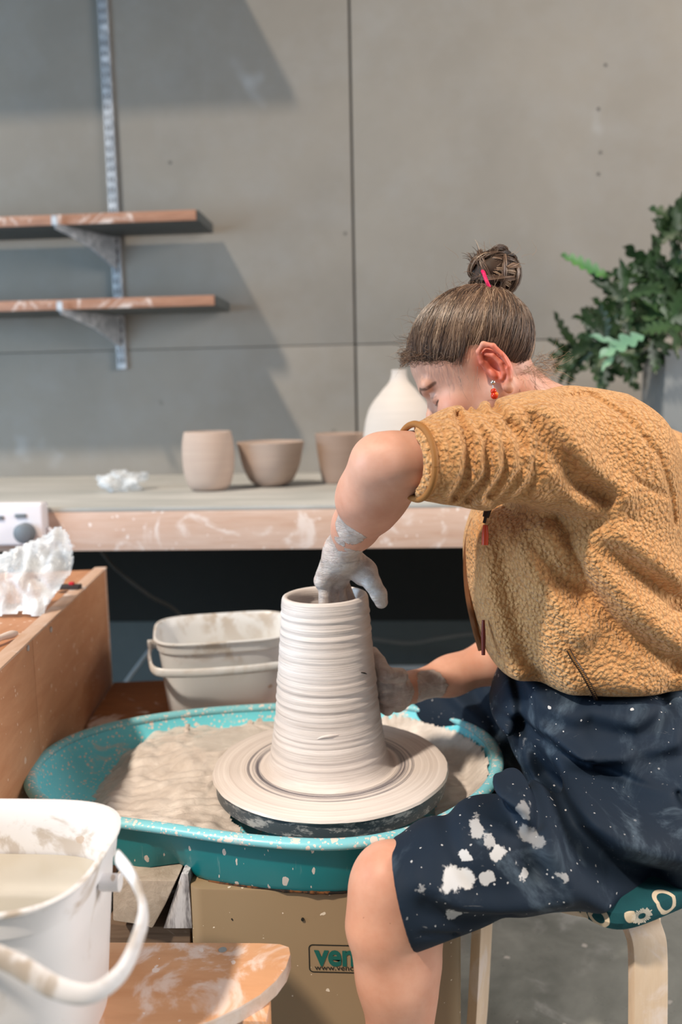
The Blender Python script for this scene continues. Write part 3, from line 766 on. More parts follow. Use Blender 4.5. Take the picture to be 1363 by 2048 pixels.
l3 = wet.noise(1, 6, .8, co=wet.comb(wet.math('MULTIPLY', sx_, 14.0), wet.math('MULTIPLY', sy_, 14.0), wet.math('MULTIPLY', sz_, 900.0)))
c = wet.mix(wet.ramp(l2, [(.3, 0.0), (.7, 1.0)]), srgb(208, 197, 191), srgb(228, 219, 215)); c = wet.mix(wet.math('MULTIPLY', wet.smooth(l1, .60, .72), .35), c, srgb(172, 154, 142))
wet.set('Base Color', c); wet.set('Roughness', wet.ramp(l2, [(.35, .28), (.7, .5)]))
b1 = wet.bump(l1, .45, .0035); wet.bump(l3, .35, .0012, nrm=b1); wet_m = wet.m
mb = MB(); mb.lathe(pot_c + Vector(((657 - 661) / FPX * 1.28, 0, 0)), profile, 200, pot_wob)
pot = mb.build('clay_pot', wet_m, smooth=True, origin=pot_c + Vector(((657 - 661) / FPX * 1.28, 0, 0))); tag(pot, 'tall tapering wet clay pot being thrown on the wheel head, hand in its mouth', 'pot')
try: pot.data.set_sharp_from_angle(angle=math.radians(80))
except Exception: pass
# a smear and a dark fleck on the pot are parts of it
p1 = pot_c.x
def on_pot(px, py, lift=.0006):
    r0 = ray(px, py); ox, oy = pot.location.x, pot.location.y
    z = .65
    for _ in range(12):
        R = prad(z) + lift; a = r0.x ** 2 + r0.y ** 2; b = 2 * (r0.x * (CAM.x - ox) + r0.y * (CAM.y - oy)); cc = (CAM.x - ox) ** 2 + (CAM.y - oy) ** 2 - R * R
        t = (-b - math.sqrt(max(0, b * b - 4 * a * cc))) / (2 * a); z = CAM.z + r0.z * t
    return CAM + r0 * t
mb = MB(); mb.tube([on_pot(722, 1345), on_pot(728, 1346), on_pot(733, 1348)], [.0007, .0012, .0005], 6); o = mb.build('fleck', plain('fleck_dark', srgb(40, 36, 34), .6), pot); o['label'] = 'small dark fleck'
mb = MB(); mb.tube([on_pot(634, 1478), on_pot(645, 1474), on_pot(660, 1472), on_pot(676, 1470)], [.0006, .0018, .0022, .0007], 8); o = mb.build('clay_curl', wet_m, pot, smooth=True)

# ================================================================== left wooden unit
ply = wood_mat('orange_plywood', srgb(192, 134, 96), srgb(210, 156, 118), axis=(6, 1, 6), scale=4, splat=.22, rough=.5, splat_col=srgb(222, 190, 168))
plye = wood_mat('plywood_edge', srgb(196, 158, 132), srgb(216, 184, 162), axis=(6, 1, 6), scale=6, smear=.3)
UT = .71
pf = at_z(215, 1137, UT); pn = at_z(-60, 1403, UT)       # top edge of the side panel, far and near
dirv = (pf - pn); dirv.z = 0; L = dirv.length + .02; dirv.normalize(); nrm = Vector((dirv.y, -dirv.x, 0))   # nrm points right (towards wheel)
if nrm.x < 0: nrm = -nrm
UB = at_z(225, 1372, .45).z
unit = empty('wooden_cabinet', (pf.x - .3, pf.y - .4, 0), 'orange plywood cabinet at the left edge carrying the plastic bag, splashed with clay', 'cabinet')
TH = .030
ang = math.atan2(dirv.y, dirv.x) - math.pi / 2
RM = Matrix.Rotation(ang, 3, 'Z')
def along(t, off, z): return pf - dirv * t + nrm * off + Vector((0, 0, z - pf.z))
split = (at_z(74, 1274, UT) - pf).length
LB = .43
mb = MB(); c_ = along(split / 2, -TH / 2, (UT + LB) / 2); mb.box(c_, (TH * .55, split - .0015, UT - LB), RM); mb.build('side_panel', ply, unit, bevel=.001)
mb = MB(); c_ = along((split + L) / 2, -TH / 2, (UT + LB) / 2); mb.box(c_, (TH * .55, L - split - .0015, UT - LB), RM); mb.build('side_panel', ply, unit, bevel=.001)
mb = MB(); c_ = along(L / 2, -TH * .5, UT + .002); mb.box(c_, (TH * .9, L, .004), RM); mb.build('edge_strip', plye, unit, bevel=.0008)
mb = MB(); c_ = along(-.006, -TH / 2, (UT + LB) / 2); mb.box(c_, (TH * .62, .012, UT - LB + .004), RM); mb.build('end_strip', plye, unit, bevel=.001)
TOPW = .62
mb = MB(); c_ = along(L / 2 - .04, -TH - TOPW / 2, UT - .012); mb.box(c_, (TOPW, L - .07, .018), RM); mb.build('top_board', ply, unit, bevel=.001)
mb = MB(); c_ = along(L / 2, -TH - TOPW, UT / 2); mb.box(c_, (.018, L, UT - .02), RM); mb.build('side_panel', ply, unit, bevel=.001)
# base board the tub stands on
mb = MB()
q = [at_z(60, 1515, .445), at_z(100, 1476, .445), at_z(225, 1372, .445), at_z(620, 1372, .445), at_z(640, 1445, .445), at_z(330, 1445, .445)]
polyb = [along(.012, .002, 0), along(.012, .60, 0)] + [along(.012 + 0, .60, 0)][:0] + [Vector((along(.24, .60, 0).x, 1.59, 0)), Vector((along(.24, .002, 0).x, 1.59, 0))]
mb.prism([(p.x, p.y) for p in polyb], .427, .445); mb.build('low_shelf', wood_mat('low_shelf_wood', srgb(142, 92, 58), srgb(168, 114, 74), axis=(1, 6, 6), smear=.1), unit, bevel=.002)
for (t, off) in ((.05, -.03), (L - .03, -.03), (.05, .56), (.05, -TOPW)):
    mb = MB(); c_ = along(t, off, .215); mb.box(c_, (.04, .04, .43), RM); mb.build('leg', ply, unit, bevel=.002)
scr = plain('screw_steel', srgb(190, 188, 190), .35, metal=.6)
for px, py in ((101, 1259), (55, 1296)):
    r0 = ray(px, py); pl = along(0, -TH * .22, 0); t = (pl - CAM).dot(nrm) / r0.dot(nrm); p = CAM + r0 * t
    mb = MB(); mb.tube([p - nrm * .003, p + nrm * .0018, p + nrm * .0022], [.0052, .005, .003], 16); mb.build('screw', scr, unit, smooth=True)

# plastic bag on the cabinet
bagm = plastic_mat('bag_plastic', .50)
def bag_sheet(name, px_outline, z_fn, seed, m, label, cat): pass
bc = at_z(55, 1205, UT)
rnd = random.Random(2)
def bag(name, cpx, s, seed, label):
    c = at_z(cpx[0], cpx[1], UT + .002)
    return crumple(name, (c.x, c.y, UT + .006), s, seed, bagm, label, 'plastic bag', amp=.42, flat=.25)
# main crumpled body: outline points in the photograph traced on a plane through the bag, given real volume
def bag_mesh(name, outline, yc, thick, m, label, seed, parent=None):
    KS = .8
    def hit(px, py):
        r = ray(px, py); t = (yc + KS * (CAM.z - UT)) / (r.y - KS * r.z); return CAM + r * t
    poly = [hit(px, py) for px, py in outline]
    xs_ = [p.x for p in poly]; zs_ = [p.z for p in poly]; st = .0045
    pl2 = [(p.x, p.z) for p in poly]; pa = np.array(pl2 + [pl2[0]])
    seg = []
    for k in range(len(pl2)):
        for t in np.linspace(0, 1, 12, endpoint=False): seg.append(pa[k] * (1 - t) + pa[k + 1] * t)
    seg = np.array(seg)
    ids = {}; V = []; F = []
    X = np.arange(min(xs_), max(xs_), st); Z = np.arange(min(zs_), max(zs_), st)
    for side in (0, 1):
        for i, x in enumerate(X):
            for j, z in enumerate(Z):
                if not inside(pl2, x, z): continue
                e = float(np.min(np.hypot(seg[:, 0] - x, seg[:, 1] - z)))
                h = thick * (1 - math.exp(-e / .018))
                n1 = abs(mnoise.noise(Vector((x * 16, z * 16 + side * 9, seed)))) ; n2 = abs(mnoise.noise(Vector((x * 38 + 5, z * 30 + x * 20, seed + side * 4)))); n3 = mnoise.noise(Vector((x * 9, z * 9, seed + side)))
                d = h * (.55 + 1.1 * n3 + 1.0 * n1) + min(1, e / .01) * (.020 * n2 - .004)
                y = yc + (-d if side == 0 else d * .7) + (z - UT) * KS
                zz = z + .004 * n1
                ids[(side, i, j)] = len(V); V.append((x, y, max(zz, UT + .0015)))
        for (sd, i, j), a in list(ids.items()):
            if sd != side: continue
            q = [ids.get((side, i + 1, j)), ids.get((side, i + 1, j + 1)), ids.get((side, i, j + 1))]
            if None not in q: F.append((a, *q))
    o = mesh_obj(name, V, F, m, parent, smooth=True)
    return tag(o, label, 'plastic bag') if label else o
ybag = at_z(40, 1238, UT).y + .015
bag_mesh('plastic_bag', [(-60, 1130), (20, 1098), (95, 1066), (118, 1046), (138, 1066), (150, 1122), (142, 1150), (122, 1176), (100, 1208), (84, 1240), (40, 1228), (0, 1235), (-60, 1222)], ybag, .035, bagm, 'crumpled translucent plastic bag lying on the orange cabinet', 3)
# objects by the bag
pt = at_z(148, 1172, UT + .01)
o = empty('small_tool', (pt.x, pt.y, UT + .004), 'small dark scraper with a red dot poking out from under the plastic bag', 'tool')
mb = MB(); mb.box((pt.x - .012, pt.y, UT + .0085), (.05, .02, .009)); mb.build('blade', plain('tool_dark', srgb(56, 50, 50), .4), o, bevel=.002)
mb = MB(); mb.box((pt.x - .004, pt.y - .002, UT + .016), (.010, .008, .006)); mb.build('red_cap', plain('tool_red', srgb(200, 40, 50), .4), o, bevel=.0015)
a = at_z(-30, 1290, UT + .006); b = at_z(34, 1266, UT + .006)
mb = MB(); mb.tube(spline([a, (a + b) / 2 + Vector((0, 0, .002)), b], 5), [.004, .005, .0055, .0055, .0052, .005, .0055, .006, .0064, .006, .003], 10); o = mb.build('clay_coil', plain('coil_pale', srgb(228, 210, 200), .7), smooth=True); tag(o, 'short pale coil of clay lying on the cabinet top in front of the bag', 'clay coil')

# ================================================================== tubs
def tub_mat(name, base, dirty):
    N = NT(name, .35, .5)
    c = N.mix(N.noise(4, 3), base, tuple(min(1, x * 1.05) for x in base))
    z = N.sep()[2]
    band = N.smooth(z, .06, .20)
    d = N.math('MULTIPLY', N.smooth(N.noise(11, 5, .62, dist=.8), .50, .62), band)
    c = N.mix(N.math('MULTIPLY', d, dirty), c, srgb(176, 160, 142))
    c = N.mix(N.math('MULTIPLY', N.specks(30, .14, .25), dirty), c, srgb(196, 176, 160))
    N.set('Base Color', c); N.set('Subsurface Weight', 0.15); N.set('Subsurface Radius', (.02, .02, .02)); N.set('Subsurface Scale', .5)
    return N.m
def srect(cx, cy, hx, hy, z, rot, n=64, e=4.5):
    out = []
    for k in range(n):
        a = 2 * math.pi * k / n; c, s = math.cos(a), math.sin(a)
        x = hx * math.copysign(abs(c) ** (2 / e), c); y = hy * math.copysign(abs(s) ** (2 / e), s)
        out.append(Vector((cx + x * math.cos(rot) - y * math.sin(rot), cy + x * math.sin(rot) + y * math.cos(rot), z)))
    return out
def tub(cx, cy, z0, w, d, h, rot, m_out, m_in, label, level, handle_drop, bulge=1.0, e=4.0, hw=.012, world_path=None):
    t = empty('square_tub', (cx, cy, z0), label, 'tub', 'square plastic tubs')
    R = lambda k, z, g=0.0: srect(cx, cy, w / 2 * k + g, d / 2 * k + g, z0 + z, rot, e=e)
    mb = MB(); mb.loft([R(.82, 0), R(.845, .004), R(.90, h * .45), R(.955, h * .86), R(.965, h * .87, .002), R(.985, h * .985, .002), R(1, h * .985, .003), R(1, h, .003), R(.985, h + .001, 0), R(.97, h * .985, -.001), R(.95, h * .86, -.002), R(.88, h * .4, -.002), R(.83, .006, -.002)])
    mb.build('shell', m_out, t, smooth=True)
    if level:
        k = .83 + (.95 - .83) * level / h
        mb = MB(); mb.loft([R(k, level, -.0035), R(k, level - .003, -.0035)]); o = mb.build('murky_water', m_in, t, smooth=False)
    # flat strap handle hinged on the two short sides and hanging in front
    ca, sa = math.cos(rot), math.sin(rot)
    def loc(x, y, z): return Vector((cx + x * ca - y * sa, cy + x * sa + y * ca, z0 + z))
    path = []; hx = w / 2 + .010; zz = h * .84; reach = d / 2 + .012
    key = [(-hx, 0, zz), (-hx * bulge, -reach * .5, zz - handle_drop * .45), (-hx * .90 * bulge, -reach * .93, zz - handle_drop * .85), (-hx * .5, -reach * 1.03, zz - handle_drop), (0, -reach * 1.05, zz - handle_drop * 1.02), (hx * .5, -reach * 1.03, zz - handle_drop), (hx * .90 * bulge, -reach * .93, zz - handle_drop * .85), (hx * bulge, -reach * .5, zz - handle_drop * .45), (hx, 0, zz)]
    pts_ = spline([loc(*k) for k in key] if world_path is None else world_path, 8)
    rings = []
    for i, p in enumerate(pts_):
        tng = (pts_[min(i + 1, len(pts_) - 1)] - pts_[max(0, i - 1)]).normalized(); outw = (p - loc(0, 0, 0)); outw.z = 0; outw.normalize()
        up_ = tng.cross(outw).normalized(); ow = up_.cross(tng).normalized()
        rings.append([p + up_ * (hw * math.cos(a)) + ow * (.0035 * math.sin(a)) for a in [2 * math.pi * k / 12 for k in range(12)]])
    mb = MB(); mb.loft(rings); mb.build('handle', m_out, t, smooth=True)
    for s in (-1, 1):
        mb = MB(); mb.tube([loc(s * (w / 2 - .004), 0, zz), loc(s * (hx + .006), 0, zz)], .009, 16); mb.build('hinge', m_out, t, smooth=True)
    return t
tub_w = tub_mat('tub_plastic', srgb(220, 222, 224), .9); tub_f = tub_mat('tub_white', srgb(232, 230, 232), .85)
water = NT('murky_water', .08, .6); water.set('Base Color', water.mix(water.noise(6, 3), srgb(180, 172, 158), srgb(192, 184, 170))); water = water.m
bk = P(440, 1330, 1.74); print('back tub', bk)
tub(bk.x - .002, 1.72, .445, .282, .235, .168, math.radians(14), tub_w, water, 'white square tub with clay-smeared inside, on the low shelf behind the splash pan', .05, .026, hw=.009)

# foreground board and tub
FB = .42
pine = wood_mat('board_pine', srgb(206, 152, 112), srgb(222, 172, 134), axis=(1, 6, 6), scale=3, smear=.45, splat=.1, splat_col=srgb(232, 214, 206))
pine_e = wood_mat('board_edge', srgb(214, 190, 172), srgb(228, 208, 194), axis=(1, 6, 6), smear=.5, splat=.1)
bd = empty('side_table', (at_z(300, 1960, FB).x, at_z(300, 1960, FB).y, 0), 'low clay-stained pine side table with a rounded corner in the foreground', 'side table')
opx = [(-240, 1883), (0, 1884), (300, 1885), (520, 1886), (560, 1888), (578, 1894), (581, 1908), (572, 1935), (552, 1962), (520, 1990), (480, 2014), (430, 2038), (370, 2062), (300, 2085), (100, 2120), (-260, 2150)]
tpts = [at_z(px, py, FB) for px, py in opx]
mb = MB(); mb.loft([[Vector((p.x, p.y, FB - .018)) for p in tpts], [Vector((p.x, p.y, FB - .002)) for p in tpts], [Vector((p.x, p.y, FB)) + (Vector((sum(q.x for q in tpts) / len(tpts), sum(q.y for q in tpts) / len(tpts), FB)) - p) * .004 for p in tpts]]); tb = mb.build('table_top', pine, bd, smooth=False)
tb.data.materials.append(pine_e)
for p in tb.data.polygons:
    if abs(p.normal.z) < .6: p.material_index = 1
for px, py in ((505, 1990), (-150, 1960), (-150, 2080)):
    g = at_z(px, py, FB); mb = MB(); mb.box((g.x, g.y, (FB - .018) / 2), (.035, .035, FB - .018)); mb.build('leg', pine, bd, bevel=.002)
mb = MB(); g = at_z(352, 1890, FB) if False else at_z(445, 1900, FB); mb.tube([(g.x, g.y, FB - .001), (g.x, g.y, FB + .0006)], .005, 16); mb.build('screw', scr, bd)
# tub in front: rim right end at px 245
fz = .205
rimz = FB + fz
pr_ = at_z(246, 1655, rimz); pb_ = at_z(60, 1608, rimz); pf_ = at_z(0, 1835, rimz)
w_ = .262; cyf = (pb_.y + pf_.y) / 2 + .005; dd = (pb_.y - pf_.y) + .01
print('front tub', pr_, pb_, pf_, dd)
tub(pr_.x - w_ / 2 - .004, cyf, FB, w_, dd, fz, 0.0, tub_f, water, 'white square tub of murky water in the foreground on the pine side table', .145, .12, e=3.4, hw=.0085, world_path=[P(236, 1716, .80), P(268, 1760, .76), P(287, 1822, .72), P(270, 1890, .69), P(238, 1950, .665), P(180, 1988, .65), P(110, 1975, .645), P(30, 1928, .645), P(-80, 1880, .65), P(-190, 1830, .68), P(-250, 1780, .74), P(-230, 1720, .80)])

# ================================================================== stool
birch = wood_mat('stool_birch', srgb(214, 190, 164), srgb(228, 208, 186), axis=(8, 8, 1), scale=4, smear=.45)
SZ = .43
crn = at_z(1232, 1851, SZ + .016); CA = math.radians(32)
crn0 = at_z(1232, 1851, SZ + .016); crn = at_z(1225, 1882, SZ + .016)
scx = crn0.x + .17 * (math.cos(CA) - math.sin(CA)) - .046; scy = crn0.y + .17 * (math.sin(CA) + math.cos(CA)) - .045
stool = empty('stool', (scx, scy, 0), 'pale birch stool with bentwood legs under the seated person', 'stool')
mb = MB(); mb.lathe((scx, scy, SZ), [(.001, -.004), (.148, -.004), (.154, 0), (.154, .012), (.148, .016), (.001, .016)], 72); mb.build('seat', birch, stool, smooth=True)
def stool_leg(ang, w=.046, t=.016):
    d = Vector((math.cos(ang), math.sin(ang), 0)); s = Vector((-d.y, d.x, 0)); c0 = Vector((scx, scy, 0))
    path = [(.05, SZ - .013), (.10, SZ - .013), (.128, SZ - .014), (.148, SZ - .022), (.158, SZ - .050), (.164, .25), (.172, .10), (.182, .008)]
    pts_ = spline([c0 + d * r + Vector((0, 0, z)) for r, z in path], 6); rings = []
    for i, p in enumerate(pts_):
        tg = (pts_[min(i + 1, len(pts_) - 1)] - pts_[max(0, i - 1)]).normalized(); nn = s.cross(tg).normalized()
        rings.append([p + s * (w / 2) + nn * (t / 2), p - s * (w / 2) + nn * (t / 2), p - s * (w / 2) - nn * (t / 2), p + s * (w / 2) - nn * (t / 2)])
    mb = MB(); mb.loft(rings); mb.build('leg', birch, stool, bevel=.0015)
for a in (-75, 45, 150): stool_leg(math.radians(a))
# patterned cushion
cu_m = NT('cushion_print', .85, .2)
co = cu_m.map((1, 1, 1)); vd = cu_m.voro(22, rnd=.6); vc = cu_m.sep(cu_m.voro(22, rnd=.6, out='Color'))
c = cu_m.mix(cu_m.noise(30, 3), srgb(16, 58, 66), srgb(24, 76, 82))
fl = cu_m.math('LESS_THAN', vd, .34); c = cu_m.mix(cu_m.math('MULTIPLY', fl, cu_m.math('GREATER_THAN', vc[0], .55)), c, srgb(178, 62, 34))
c = cu_m.mix(cu_m.math('MULTIPLY', cu_m.math('LESS_THAN', cu_m.math('ABSOLUTE', cu_m.math('SUBTRACT', vd, .30)), .06), cu_m.math('LESS_THAN', vc[0], .45)), c, srgb(196, 182, 160))
cu_m.set('Base Color', c); cu_m.bump(cu_m.noise(300, 2), .3, .001); cu_m = cu_m.m
cush = empty('cushion', (scx, scy, SZ + .016), 'teal cushion with orange and cream flower print on the birch stool', 'cushion')
pcx = crn.x + .17 * (math.cos(CA) - math.sin(CA)); pcy = crn.y + .17 * (math.sin(CA) + math.cos(CA))
mb = MB(); zc = SZ + .0165
mb.loft([srect(pcx, pcy, .162, .162, zc, CA, e=9), srect(pcx, pcy, .170, .170, zc + .003, CA, e=9), srect(pcx, pcy, .173, .173, zc + .013, CA, e=9), srect(pcx, pcy, .169, .169, zc + .023, CA, e=9), srect(pcx, pcy, .150, .150, zc + .028, CA, e=9)])
mb.build('cushion_cover', cu_m, cush, smooth=True)
# white daisy on the cushion edge
def on_cyl(px, py, cx, cy, R):
    r0 = ray(px, py); a = r0.x ** 2 + r0.y ** 2; b = 2 * (r0.x * (CAM.x - cx) + r0.y * (CAM.y - cy)); cc = (CAM.x - cx) ** 2 + (CAM.y - cy) ** 2 - R * R
    t = (-b - math.sqrt(max(0, b * b - 4 * a * cc))) / (2 * a); return CAM + r0 * t
mb = MB(); ctr = (1283, 1832)
for k in range(30):
    a = 2 * math.pi * k / 30; r1, r2 = 7, 18 + 2 * math.sin(k * 2.3)
    q = []
    for r, da in ((r1, -.06), (r2, -.07), (r2, .07), (r1, .06)):
        rr_ = ray(ctr[0] + r * math.cos(a + da) * 1.1, ctr[1] + r * math.sin(a + da) * .8 - r * math.cos(a) * .3); nn_ = Vector((math.sin(CA), -math.cos(CA), 0)); pp_ = Vector((pcx, pcy, 0)) + nn_ * .1735
        q.append(CAM + rr_ * ((pp_ - CAM).dot(nn_) / rr_.dot(nn_)))
    mb.add(q, [(0, 1, 2, 3)])
mb.build('daisy', plain('daisy_cream', srgb(206, 196, 180), .9), cush)

0 and print('CAB near', along(L, 0, 0), along(L, -TH - TOPW, 0), 'far', pf, 'table', [tuple(round(c, 3) for c in p) for p in tpts])
# ================================================================== signed-distance modelling
A3 = lambda v: np.array((v[0], v[1], v[2]), dtype=np.float32)
KEEP = [False]
def sd_cone(p, a, b, ra, rb):
    a = A3(a); b = A3(b)
    if far_from(np.stack([a, b]), max(ra, rb)) and not KEEP[0]: return FAR
    ba = b - a; pa = p - a
    h = np.clip(pa @ ba / max(1e-9, float(ba @ ba)), 0, 1)
    return np.linalg.norm(pa - h[:, None] * ba, axis=1) - (ra + (rb - ra) * h)
def sd_ell(p, c, M, r):
    """M: 3x3 rows = axes"""
    if far_from(A3(c)[None], max(r)) and not KEEP[0]: return FAR
    q = (p - A3(c)) @ np.asarray(M, dtype=np.float32).T; r = np.asarray(r, dtype=np.float32)
    k0 = np.linalg.norm(q / r, axis=1); k1 = np.linalg.norm(q / (r * r), axis=1)
    return k0 * (k0 - 1) / np.maximum(k1, 1e-6)
BATCH = [None, 0.0]
def far_from(pts, r, margin=.07):
    if BATCH[0] is None: return False
    c, R_ = BATCH
    lo = np.min(pts, 0) - r; hi = np.max(pts, 0) + r
    q = np.maximum(np.maximum(lo - c, c - hi), 0)
    return float(np.linalg.norm(q)) > R_ + margin
def fold_far(pts, w):
    if BATCH[0] is None: return False
    c, R_ = BATCH; lo = pts[:, [0, 2]].min(0); hi = pts[:, [0, 2]].max(0); c2 = c[[0, 2]]
    q = np.maximum(np.maximum(lo - c2, c2 - hi), 0); return float(np.hypot(*q)) > R_ + 3.2 * w + .01
class Far: pass
FAR = Far()
def smin(a, b, k):
    if a is FAR or a is None: return b
    if b is FAR: return a
    h = np.clip(.5 + .5 * (b - a) / k, 0, 1); return b + (a - b) * h - k * h * (1 - h)
def smax(a, b, k):
    if a is FAR: return FAR
    if b is FAR: return a
    return -smin(-a, -b, k)
def neg(a): return FAR if a is FAR else -a
def chain(p, pts, rs, k=.006):
    d = None
    for i in range(len(pts) - 1):
        e = sd_cone(p, pts[i], pts[i + 1], rs[i], rs[i + 1]); d = e if d is None else (smin(d, e, max(k, 1e-4)))
    return d
def seg_d(p, a, b):
    ba = b - a; pa = p - a; h = np.clip(pa @ ba / max(1e-9, float(ba @ ba)), 0, 1)
    return np.linalg.norm(pa - h[:, None] * ba, axis=1)
def poly_dist(p, pts, w=(1, 1, 1)):
    w = np.array(w, dtype=np.float32); d = None; q = p * w
    for i in range(len(pts) - 1):
        e = seg_d(q, A3(pts[i]) * w, A3(pts[i + 1]) * w); d = e if d is None else np.minimum(d, e)
    return d
def axis_loft(p, ax, ts, c1, c2, r1, r2, e=2.0):
    """stacked ellipses along world axis ax; c1,r1 along the first other axis, c2,r2 the second"""
    o = [i for i in range(3) if i != ax]; t = p[:, ax]
    a = np.interp(t, ts, c1); b = np.interp(t, ts, c2); ra = np.interp(t, ts, r1); rb = np.interp(t, ts, r2)
    u = np.abs(p[:, o[0]] - a) / ra; v = np.abs(p[:, o[1]] - b) / rb
    k = (u ** e + v ** e) ** (1 / e)
    d = (k - 1) * np.minimum(ra, rb)
    cap = np.maximum(ts[0] - t, t - ts[-1])
    return d.astype(np.float32), cap.astype(np.float32)
def dense(ts, *cols, n=40):
    """smooth resample of the stations"""
    ts = np.array(ts, float); T = np.linspace(ts[0], ts[-1], n); out = []
    for c in cols:
        v = np.interp(T, ts, np.array(c, float))
        for _ in range(4): v[1:-1] = (v[:-2] + 2 * v[1:-1] + v[2:]) / 4
        out.append(v)
    return (T, *out)

def surface_nets(fn, lo, hi, h, B=16):
    lo = np.array(lo, float); nb = np.ceil((np.array(hi) - lo) / (h * B)).astype(int)
    bi = np.stack(np.meshgrid(*[np.arange(k) for k in nb], indexing='ij'), -1).reshape(-1, 3)
    cen = (lo + (bi + .5) * B * h).astype(np.float32)
    val = np.concatenate([fn(cen[i:i + 40000]) for i in range(0, len(cen), 40000)])
    bi = bi[np.abs(val) < B * h * .87 * 1.5 + .012]
    N = nb * B + 2
    g = np.stack(np.meshgrid(*[np.arange(B + 1)] * 3, indexing='ij'), -1).reshape(-1, 3)
    cid = []; cpos = []; quads = []
    flat = lambda q: (q[..., 0].astype(np.int64) * N[1] + q[..., 1]) * N[2] + q[..., 2]
    corners = np.array([(a, b, c) for a in (0, 1) for b in (0, 1) for c in (0, 1)])
    edges = [(0, 1), (2, 3), (4, 5), (6, 7), (0, 2), (1, 3), (4, 6), (5, 7), (0, 4), (1, 5), (2, 6), (3, 7)]
    sup = bi // 3; key = (sup[:, 0] * 10007 + sup[:, 1]) * 10007 + sup[:, 2]; oo = np.argsort(key, kind='stable'); bi = bi[oo]; key = key[oo]
    cuts = np.flatnonzero(np.r_[True, key[1:] != key[:-1]]).tolist() + [len(bi)]
    for s, s_end in zip(cuts[:-1], cuts[1:]):
        blk = bi[s:s_end]; idx = blk[:, None, :] * B + g[None]
        pts = (lo + idx * h).reshape(-1, 3).astype(np.float32)
        pl_ = pts.min(0); ph_ = pts.max(0); BATCH[0] = (pl_ + ph_) / 2; BATCH[1] = float(np.linalg.norm(ph_ - pl_)) / 2
        S = fn(pts); BATCH[0] = None
        if S is FAR: continue
        S = S.reshape(len(blk), B + 1, B + 1, B + 1)
        sg = S < 0
        C = np.stack([S[:, a:a + B, b:b + B, c:c + B] for a, b, c in corners], -1); cs = C < 0
        act = cs.any(-1) & ~cs.all(-1); w = np.argwhere(act)
        if len(w) == 0: continue
        vals = C[act]; pos = np.zeros((len(w), 3)); cnt = np.zeros(len(w))
        for a, b in edges:
            va, vb = vals[:, a], vals[:, b]; m = (va < 0) != (vb < 0)
            t = np.where(m, va / np.where(m, va - vb, 1), 0)
            pt = corners[a] + (corners[b] - corners[a]) * t[:, None]
            pos += pt * m[:, None]; cnt += m
        pos /= cnt[:, None]; gi = blk[w[:, 0]] * B + w[:, 1:]
        cid.append(flat(gi)); cpos.append(lo + (gi + pos) * h)
        for ax in range(3):
            u = np.zeros(3, int); u[ax] = 1; o1, o2 = [(1, 2), (2, 0), (0, 1)][ax]
            s0 = sg[:, :B, :B, :B]; s1 = sg[:, u[0]:u[0] + B, u[1]:u[1] + B, u[2]:u[2] + B]
            w = np.argwhere(s0 != s1)
            if len(w) == 0: continue
            gi = blk[w[:, 0]] * B + w[:, 1:]; ok = (gi[:, o1] > 0) & (gi[:, o2] > 0); gi = gi[ok]; w = w[ok]
            e1 = np.zeros(3, int); e1[o1] = 1; e2 = np.zeros(3, int); e2[o2] = 1
            q = np.stack([flat(gi - e1 - e2), flat(gi - e2), flat(gi), flat(gi - e1)], 1)
            inv = ~s0[w[:, 0], w[:, 1], w[:, 2], w[:, 3]]
            q[inv] = q[inv][:, ::-1]; quads.append(q)
    cid = np.concatenate(cid); cpos = np.concatenate(cpos); o = np.argsort(cid); cid = cid[o]; cpos = cpos[o]
    q = np.concatenate(quads); k = np.searchsorted(cid, q); k = np.minimum(k, len(cid) - 1)
    q = k[(cid[k] == q).all(1)]
    return cpos, q
def relax(v, q, it, lam=.5):
    n = len(v); v = v.copy()
    a = np.concatenate([q[:, 0], q[:, 1], q[:, 2], q[:, 3]]); b = np.concatenate([q[:, 1], q[:, 2], q[:, 3], q[:, 0]])
    i = np.concatenate([a, b]); j = np.concatenate([b, a]); cnt = np.bincount(i, minlength=n)
    for _ in range(it):
        s = np.stack([np.bincount(i, weights=v[j, k], minlength=n) for k in range(3)], 1) / np.maximum(cnt, 1)[:, None]
        v += (s - v) * lam
    return v
def sdf_obj(name, fn, lo, hi, h, m, parent, it=2, fine=()):
    import time; t0 = time.time(); v, q = surface_nets(fn, lo, hi, h); print(name, 'time', time.time() - t0); v = relax(v, q, it)
    for lo2, hi2, h2 in fine:
        v2, q2 = surface_nets(lambda p: (lambda d: d if d is FAR else d - .00025)(fn(p)), lo2, hi2, h2); v2 = relax(v2, q2, it)
        keep = np.ones(len(q2), bool); q = np.concatenate([q, q2[keep] + len(v)]); v = np.concatenate([v, v2])
    org = np.array(base_of(parent)); me = bpy.data.meshes.new(name)
    me.vertices.add(len(v)); me.vertices.foreach_set('co', (v - org).astype(np.float32).ravel())
    me.loops.add(q.size); me.loops.foreach_set('vertex_index', q.astype(np.int32).ravel())
    me.polygons.add(len(q)); me.polygons.foreach_set('loop_start', np.arange(0, q.size, 4, dtype=np.int32)); me.polygons.foreach_set('loop_total', np.full(len(q), 4, dtype=np.int32))
    me.polygons.foreach_set('use_smooth', np.ones(len(q), dtype=bool)); me.update(); me.validate()
    me.materials.append(m); o = bpy.data.objects.new(name, me); COL.objects.link(o); o.parent = parent
    print(name, 'verts', len(v)); return o, v

# ================================================================== the person
ppl_base = P(1180, 1500, 1.28); ppl_base.z = 0
person = empty('person', ppl_base, 'seated person with a hair bun, mustard fleece jacket and navy shorts, leaning over the wheel', 'person')

